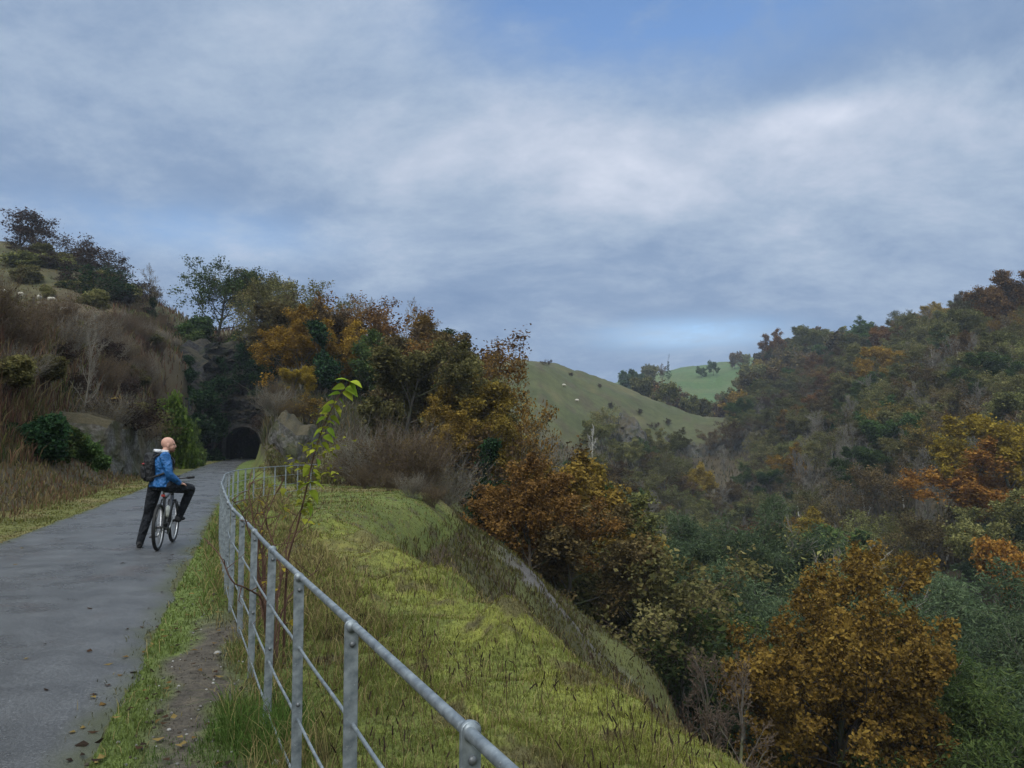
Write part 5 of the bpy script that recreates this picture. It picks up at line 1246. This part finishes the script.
stem_bush('shrub', (274, 640), 5.35, [[(266, 600, 0), (262, 560, 0), (266, 520, 0), (274, 497, .1), (283, 480, .1)], [(264, 590, 0), (256, 545, 0), (243, 512, -.1), (232, 500, -.2)], [(274, 600, .1), (284, 560, .2), (292, 525, .3), (303, 505, .3)],
          [(262, 595, -.2), (245, 588, -.4), (230, 582, -.5), (222, 560, -.5), (212, 545, -.5), (204, 538, -.5)], [(262, 570, .1), (250, 520, .1), (247, 490, .1), (252, 470, .2)], [(272, 610, 0), (279, 575, .1), (268, 535, .2), (259, 498, .2)], [(283, 610, .3), (300, 585, .5), (318, 570, .6)]],
          'bare reddish shrub with a few yellow leaves growing through the fence', .30, (.26, .20, .03), .011, 5)
stem_bush('shrub', (262, 600), 7.4, [[(262, 560, 0), (262, 520, 0), (270, 490, 0)], [(268, 560, 0), (280, 520, .2), (290, 492, .3)], [(256, 560, 0), (250, 520, 0), (243, 496, 0)], [(275, 560, .2), (300, 530, .6), (322, 505, .8)], [(264, 550, .3), (258, 510, .4), (263, 484, .4)]],
          'thin brown shrub with twiggy tops behind the fence, beyond the reddish shrub', .12, (.20, .15, .03), .008, 6, 6)
# ------------------------------------------------------------------ shrubs of the bank and thickets
for i, (u, v, y, lab) in enumerate(((352, 430, 33, 'grey-brown leafless thicket nearest the end of the curved fence'), (375, 418, 31, 'tall grey-brown leafless thicket in the middle of the shelf'), (398, 415, 30, 'pale-twigged leafless thicket on the edge of the shelf'),
        (420, 420, 29, 'reddish-brown leafless thicket at the brink of the scree bank'), (412, 470, 25, 'low brown thicket before the pale-twigged one'), (390, 478, 27, 'low reddish thicket between the taller thickets'), (338, 452, 38, 'brown thicket behind the end of the fence'), (440, 452, 30, 'straggling brown thicket hanging over the scree bank'), (365, 462, 29, 'short twiggy brown thicket on the grassy shelf'), (432, 486, 25, 'small brown thicket on the lip of the bank'))):
    plant_px('thicket', u, v, y, lab, 'shrub', hmin=.9, hmax=6, widen=1.3, idx=i, name='shrub')
plant_px('bush', 171, 376, 58, 'bright green ivy bush on the rocks above the path', 'bush', hmin=1.5, hmax=5.4, leaf='lime', widen=.46)
plant_px('bush', 186, 396, 66, 'darker green ivy bush against the dark cliff', 'bush', hmin=1.5, hmax=5, leaf='green', widen=.42)
plant_px('bare', 80, 325, 40, 'slender pale-stemmed young tree on the brown bank', 'tree', hmin=2, hmax=9, idx=0, widen=.6, bark=TWIG_GREY)
plant_px('bush', 100, 335, 44, 'thin yellow-green bush with a tuft of yellow leaves on the bank', 'bush', hmin=1, hmax=2.0, leaf='ochre', widen=.6)
plant_px('bush', 72, 322, 52, 'straggly olive-yellow bush on the bank below the sheep', 'bush', hmin=1, hmax=2.2, leaf='olive', widen=.6)
plant_px('bush', 58, 418, 31, 'dark green bramble bush low on the bank by the path', 'bush', hmin=.8, hmax=1.9, leaf='green', widen=.9)
plant_px('bush', 25, 415, 27, 'dark bramble bush at the edge of the view by the path', 'bush', hmin=.8, hmax=1.7, leaf='ivy', widen=.95)
plant_px('bush', 88, 436, 33, 'mid-green bramble bush next to the limestone outcrop', 'bush', hmin=.6, hmax=1.3, leaf='green', widen=.9)
for (u, y, k_, lf, lab) in ((104, 37, 'thicket', 'brown', 'brown thicket drooping over the limestone outcrop'), (122, 39, 'hawthorn', 'haw', 'dark twiggy bush on top of the limestone outcrop'), (140, 43, 'thicket', 'brown', 'tall brown thicket above the limestone outcrop'), (148, 49, 'hawthorn', 'olive', 'olive twiggy bush on top of the limestone outcrop'),
        (270, 60, 'thicket', 'brown', 'brown thicket over the pale outcrop by the tunnel'), (290, 60, 'thicket', 'ochre', 'brown stems on top of the pale outcrop by the tunnel'), (306, 61, 'hawthorn', 'ochre', 'ochre twiggy bush on the pale outcrop by the tunnel'), (278, 68, 'thicket', 'brown', 'rusty thicket on the bank above the pale outcrop by the tunnel'), (262, 74, 'hawthorn', 'haw', 'dark bush on the bank edge nearest the tunnel mouth')):
    x = xk(u)*y; plant(k_, x, y, 2.4, lab, 'shrub' if k_ == 'thicket' else 'bush', leaf=lf, name='shrub' if k_ == 'thicket' else None, widen=1.3, z=hz(x, y)+(1.3 if y < 62 else 0))
nb = 0
rng = np.random.default_rng(41); rnd = random.Random(17)
for t in range(3000):
    if nb >= 85: break
    u = rng.uniform(-60, 215); y = math.exp(rng.uniform(math.log(24), math.log(125))); x = xk(u)*y
    s_d = float(sdist_poly(np.array([x]), np.array([y]))[0])
    z = hz(x, y); v_ = 384+F*math.tan(PITCH-math.atan2(z-EYE, math.hypot(x, y)))
    if s_d < 4.0 or s_d > 34 or v_ < (262 if u > 110 else 345) or any((x-a)**2+(y-b)**2 < 2.2 for a, b, q in PLACED): continue
    if y < 50 and 88 < u < 165 and s_d < 6: continue
    k = rng.random()
    if k < .62: plant('thicket', x, y, rng.uniform(1.6, 3.2), 'brown leafless thicket on the bank below the sheep pasture', 'shrub', 'brown thickets on the bank', name='shrub', widen=1.2)
    elif k < .85: plant('hawthorn', x, y, rng.uniform(1.4, 2.8)*(.7 if y < 50 else 1), 'dark twiggy hawthorn on the bank below the sheep pasture', 'bush', 'hawthorns on the bank', widen=1.2, leaf='haw')
    else: plant('bush', x, y, rng.uniform(.7, 1.5)*(.7 if y < 50 else 1), 'low olive-green bush on the bank below the sheep pasture', 'bush', 'green bushes on the bank', leaf='olive', widen=1.2)
    nb += 1
print('bank', nb)

# ------------------------------------------------------------------ ground cover nobody could count
gmat = attrmat('grass_blade', .3)
def polar(n, r0, r1, t0, t1):
    r = np.exp(rng.uniform(math.log(r0), math.log(r1), n)); t = rng.uniform(R(t0), R(t1), n); return r*np.sin(t), r*np.cos(t)
def blades(name, x, y, z, h, w_, col, lean, kind_label):
    n = len(x); a = rng.uniform(0, 2*np.pi, n); b = rng.uniform(0, 2*np.pi, n)
    dx = np.cos(a)*w_*.5; dy = np.sin(a)*w_*.5; lx = np.cos(b)*lean*h; ly = np.sin(b)*lean*h
    V_ = np.empty((n, 5, 3))
    V_[:, 0] = np.stack([x-dx, y-dy, z-.01], 1); V_[:, 1] = np.stack([x+dx, y+dy, z-.01], 1)
    V_[:, 2] = np.stack([x+dx*.75+lx*.35, y+dy*.75+ly*.35, z+h*.6], 1); V_[:, 3] = np.stack([x-dx*.75+lx*.35, y-dy*.75+ly*.35, z+h*.6], 1)
    V_[:, 4] = np.stack([x+lx, y+ly, z+h*np.sqrt(np.clip(1-lean**2*.5, .2, 1))], 1)
    i = (np.arange(n)*5)[:, None]; mb = MB()
    mb.add(V_.reshape(-1, 3), i+np.array([[0, 1, 2, 3]]), i+np.array([[3, 2, 4]]), col=np.repeat(col, 5, axis=0))
    return setp(mb.obj(name, gmat), kind_label[0], kind_label[1], kind='stuff')
# short grass and moss of the shelf and verges
x, y = polar(420000, 1.5, 48, -42, 36)
sd = sdist_poly(x, y); off = x-path_x(y)
keep_ = (sd < 1.2) & (np.abs(off) > PW+.03-.25*(rng.random(len(x)) < .15)*rng.random(len(x)))
x, y = x[keep_], y[keep_]; z = hgt(x, y); C_, sd, off, mud = zone_colours(x, y, z)
r = np.hypot(x, y); n = len(x); q = rng.random(n); patch = fbm(x*1.1, y*1.1, 71); p2_ = fbm(x*4, y*4, 72)
mossy = (C_[:, 0] > .150) & (C_[:, 2] < .045)
h = .015+.04*q*sstep(.35, .7, p2_)+.045*sstep(.52, .7, patch)*q
h = np.where(mossy, .008+.026*q*p2_*1.4, h)
near_f = np.min(np.abs(x[:, None]-np.interp(y, FPd[:, 1], FPd[:, 0])[:, None]), 1) if False else np.abs(x-np.interp(y, FPd[:, 1][FPd[:, 1] < 25], FPd[:, 0][FPd[:, 1] < 25]))
fz = (near_f < .25) & (y < 22) & (rng.random(n) < .6); h = np.where(fz, h*1.0+.12*q, h)
behind = (off > 2.3) & (off < 3.6) & (y > 6) & (~mossy); h = np.where(behind, h+.10*q, h)
lush = np.exp(-(((x+1.45)/.38)**2+((y-4.05)/.42)**2)); h = h+lush*.085*(.5+q)
h = h*(1-.75*mud); keep_ = rng.random(n) > mud*.82
col = C_*rng.uniform(.65, 1.45, (n, 1)); vg = (off > 0) & (off < PW+.95) | ((off < 0) & (sd < -.3))
straw = rng.random(n) < np.where(mossy | vg, .03, .09)+.22*(fz | behind)
col[straw] = np.array((.20, .165, .075))*rng.uniform(.55, 1.3, (straw.sum(), 1)); h = np.where(straw & ~mossy, h*1.5+.02, h)
brn = (rng.random(n) < .08) & ~mossy & ~vg; col[brn] = np.array((.075, .05, .03))*rng.uniform(.6, 1.4, (brn.sum(), 1))
lg = (lush > .3) & (rng.random(n) < .8); col[lg] = np.array((.058, .098, .024))*rng.uniform(.6, 1.4, (lg.sum(), 1))
w_ = np.maximum(.0035, .0011*r)*np.where(mossy, 1.5, 1)
blades('grass', x[keep_], y[keep_], z[keep_], h[keep_], w_[keep_], col[keep_], np.where(mossy, rng.uniform(.4, 1.3, n), rng.uniform(.3, 1.2, n))[keep_], ('short grass and yellow-green moss covering the shelf and verges', 'grass'))
# long dead grass and herb stalks
x, y = polar(60000, 2.0, 40, -42, 30); sd = sdist_poly(x, y); off = x-path_x(y)
fxs = np.interp(y, FPd[:, 1][FPd[:, 1] < 25], FPd[:, 0][FPd[:, 1] < 25]); bf = x-fxs
dens = np.where(off > 0, (.42*sstep(.5, .64, fbm(x*.8, y*.8, 81))+.55*(1-sstep(.8, 1.9, bf))*(y > 4))*sstep(-.15, .1, bf), .5*sstep(-.3, .6, sd))*np.where(zone_colours(x, y, x*0)[0][:, 0] > .15, .25, 1)
keep_ = (sd < 2.5) & (np.abs(off) > PW+.35) & (rng.random(len(x)) < dens*np.where(np.hypot(x, y) < 5, .55, .9)); x, y = x[keep_], y[keep_]; n = len(x)
z = hgt(x, y); r = np.hypot(x, y); off = x-path_x(y)
h = rng.uniform(.05, .17, n)*np.where(off < 0, 1.1, 1)*np.where((off > 1.9) & (off < 3.6) & (y > 5), 1.7, 1)
pal = np.array([(.23, .19, .09), (.17, .13, .06), (.10, .07, .04), (.06, .042, .028), (.13, .14, .04)])
col = pal[rng.choice(5, n, p=[.28, .26, .2, .1, .16])]*rng.uniform(.6, 1.25, (n, 1))
blades('dry_grass', x, y, z, h, np.maximum(.003, .0009*r), col, rng.uniform(.3, 1.1, n), ('straw-coloured dead grass standing along the fence and bank foot', 'dry grass'))
# dark seed heads in the turf
x, y = polar(1500, 2.2, 9, -22, 30); sd = sdist_poly(x, y); off = x-path_x(y); ok_ = (sd < -.1) & (off > PW+1.2) & (fbm(x*1.4, y*1.4, 91) > .45); x, y = x[ok_], y[ok_]; z = hgt(x, y); n = len(x)
h = rng.uniform(.08, .24, n); l1 = rng.normal(size=(n, 2))*.04; mb = MB(); P0 = np.stack([x, y, z-.01], 1); P1 = np.stack([x+l1[:, 0], y+l1[:, 1], z+h], 1)
prisms(mb, P0, P1, .0016, .0011, np.tile(np.array([[.05, .035, .025, 1]]), (n, 1)), 0)
prisms(mb, P1, P1+np.stack([l1[:, 0]*.3, l1[:, 1]*.3, rng.uniform(.015, .045, n)], 1), .0045, .003, np.tile(np.array([[.035, .025, .02, 1]]), (n, 1)), 0)
setp(mb.obj('seed_heads', gmat), 'dark dead seed heads standing in the mossy turf', 'weeds', kind='stuff')
# herbs and bramble of the left bank
x, y = polar(115000, 9, 165, -50, -14); sd = sdist_poly(x, y); off = x-path_x(y); zz_ = hgt(x, y); tv = (zz_-EYE)/np.hypot(x, y)
ok_ = (off < 0) & (sd > .1) & (sd < 75) & ((sd < 30) | (tv > .13)) & (tv < .36) & (rng.random(len(x)) < .35+.65*sstep(.4, .55, fbm(x*.35, y*.35, 55)))
x, y, z, sd = x[ok_], y[ok_], zz_[ok_], sd[ok_]; n = len(x); r = np.hypot(x, y)
pal = np.array([(.120, .068, .044), (.086, .046, .034), (.15, .115, .060), (.048, .034, .028), (.085, .085, .030), (.030, .042, .017)])
gp = fbm(x*.22, y*.22, 56)
pi_ = np.where(gp > .56, rng.choice([4, 5, 2, 0], n), rng.choice([0, 1, 2, 3, 1, 4], n))
low = sd < 2.2; pi_ = np.where(low, rng.choice([2, 2, 0, 4], n), pi_)
tvk = ((z-EYE)/r) > np.where(np.degrees(np.arctan2(x, y)) < -28.5, .132, .235); pi_ = np.where(tvk, rng.choice([4, 2, 4, 1], n), pi_)
h = np.where(low | tvk, rng.uniform(.08, .28, n), rng.uniform(.4, 1.5, n)*np.clip(sd/4, .45, 1.0))
blades('undergrowth', x, y, z, h, np.maximum(.012, .0013*r), pal[pi_]*rng.uniform(.55, 1.35, (n, 1)), rng.uniform(.05, .7, n), ('brown dead herbs and low bramble covering the bank beside the path', 'undergrowth'))
# brushwood on the steep wooded slopes
x, y = polar(210000, 17, 440, -20, 40); sd = sdist_poly(x, y); off = x-path_x(y); zz_ = hgt(x, y); r = np.hypot(x, y); th_ = np.degrees(np.arctan2(x, y))
Cz = zone_colours(x, y, zz_)[0]; woody = np.abs(Cz-np.array((.060, .048, .030))).sum(1) < .05
bank = (r < 60) & (off > 3) & (sd > .2) & ~((Cz[:, 2] > .062) & (rng.random(len(x)) < .85))
ok_ = (off > PW+2) & (sd > .3) & ~((r > 300) & (th_ < 17) & (zz_ > 12)) & ~((th_ < 15.6) & (r > 212) & (zz_ > 2)) & (woody | (bank & (rng.random(len(x)) < .45)))
x, y, z, r, bank = x[ok_], y[ok_], zz_[ok_], r[ok_], bank[ok_]; n = len(x)
pal = np.array([(.098, .092, .074), (.080, .070, .050), (.074, .076, .032), (.115, .098, .056), (.056, .064, .028), (.115, .108, .088), (.10, .072, .034)])
col = pal[rng.choice(7, n, p=[.22, .2, .16, .12, .12, .12, .06])]*rng.uniform(.6, 1.3, (n, 1))
bcol = np.array([(.062, .064, .022), (.055, .042, .026), (.085, .080, .028)])[rng.integers(0, 3, n)]*rng.uniform(.6, 1.3, (n, 1)); col = np.where(bank[:, None], bcol, col)
h = np.where(bank, rng.uniform(.05, .26, n), rng.uniform(.4, 1.7, n)); 
blades('brushwood', x, y, z, h, np.where(bank, .0016*r, np.maximum(.03, .0017*r)), col, rng.uniform(.05, .75, n), ('brown brushwood and saplings covering the wooded slopes of the gorge', 'brushwood'))
# fallen leaves and grit
x, y = polar(1500, 2, 34, -42, 10); off = x-path_x(y); ok_ = (np.abs(off) < PW+1.1) & ((np.abs(off) > PW*.82) | (rng.random(1500) < .10)); x, y = x[ok_], y[ok_]; off = off[ok_]; n = len(x)
z = np.where(np.abs(off) < PW, .050-.028*(off/PW)**2, hgt(x, y)+.02); mb = MB(); lc = np.array([(.05, .03, .02), (.12, .075, .03), (.18, .13, .05), (.03, .022, .018)])[rng.integers(0, 4, n)]
leaves(mb, np.stack([x, y, z+.004], 1), rng.uniform(.03, .075, n), rng.uniform(.02, .05, n), rng, np.concatenate([lc, np.ones((n, 1))], 1), 0, .96)
setp(mb.obj('fallen_leaves', gmat), 'scattered fallen leaves on the tarmac path and verge', 'leaves', kind='stuff')
x, y = polar(5200, 2.5, 12, -40, 8); off = x-path_x(y); ok_ = (off > PW-.08) & (off < PW+1.15) & (rng.random(5200) < np.where(np.abs(off-PW-.6) < .45, .5, .12)*(y < 8)); x, y = x[ok_], y[ok_]; z = hgt(x, y); mb = MB()
st = rng.uniform(.004, .014, len(x)); st[rng.random(len(x)) < .04] *= 2.2
for a_, b_, c_, s2 in zip(x, y, z, st): mb.ball((a_, b_, c_+s2*.3), (s2, s2*rng.uniform(.6, 1), s2*.6), 6, 4, Matrix.Rotation(rng.uniform(0, 3), 3, 'Z'), col=np.array([(.16, .155, .15), (.07, .06, .05), (.32, .31, .30)][rng.choice(3, p=[.5, .4, .1])]))
setp(mb.obj('gravel', gmat), 'loose grit and small stones on the worn muddy verge', 'gravel', kind='stuff')
# ------------------------------------------------------------------ the damp air of the valley
mb = MB(); mb.box((150, 320, 37), (1500, 1180, 190))
hm, nt, N, L = newmat('valley_air'); pv = N.new('ShaderNodeVolumePrincipled'); pv.inputs['Color'].default_value = (.72, .82, 1.0, 1); pv.inputs['Density'].default_value = HAZE; pv.inputs['Anisotropy'].default_value = .2
o_ = N.new('ShaderNodeOutputMaterial'); L.new(pv.outputs[0], o_.inputs['Volume'])
setp(mb.obj('haze', hm), 'thin bluish haze hanging in the valley air', 'haze', kind='stuff')
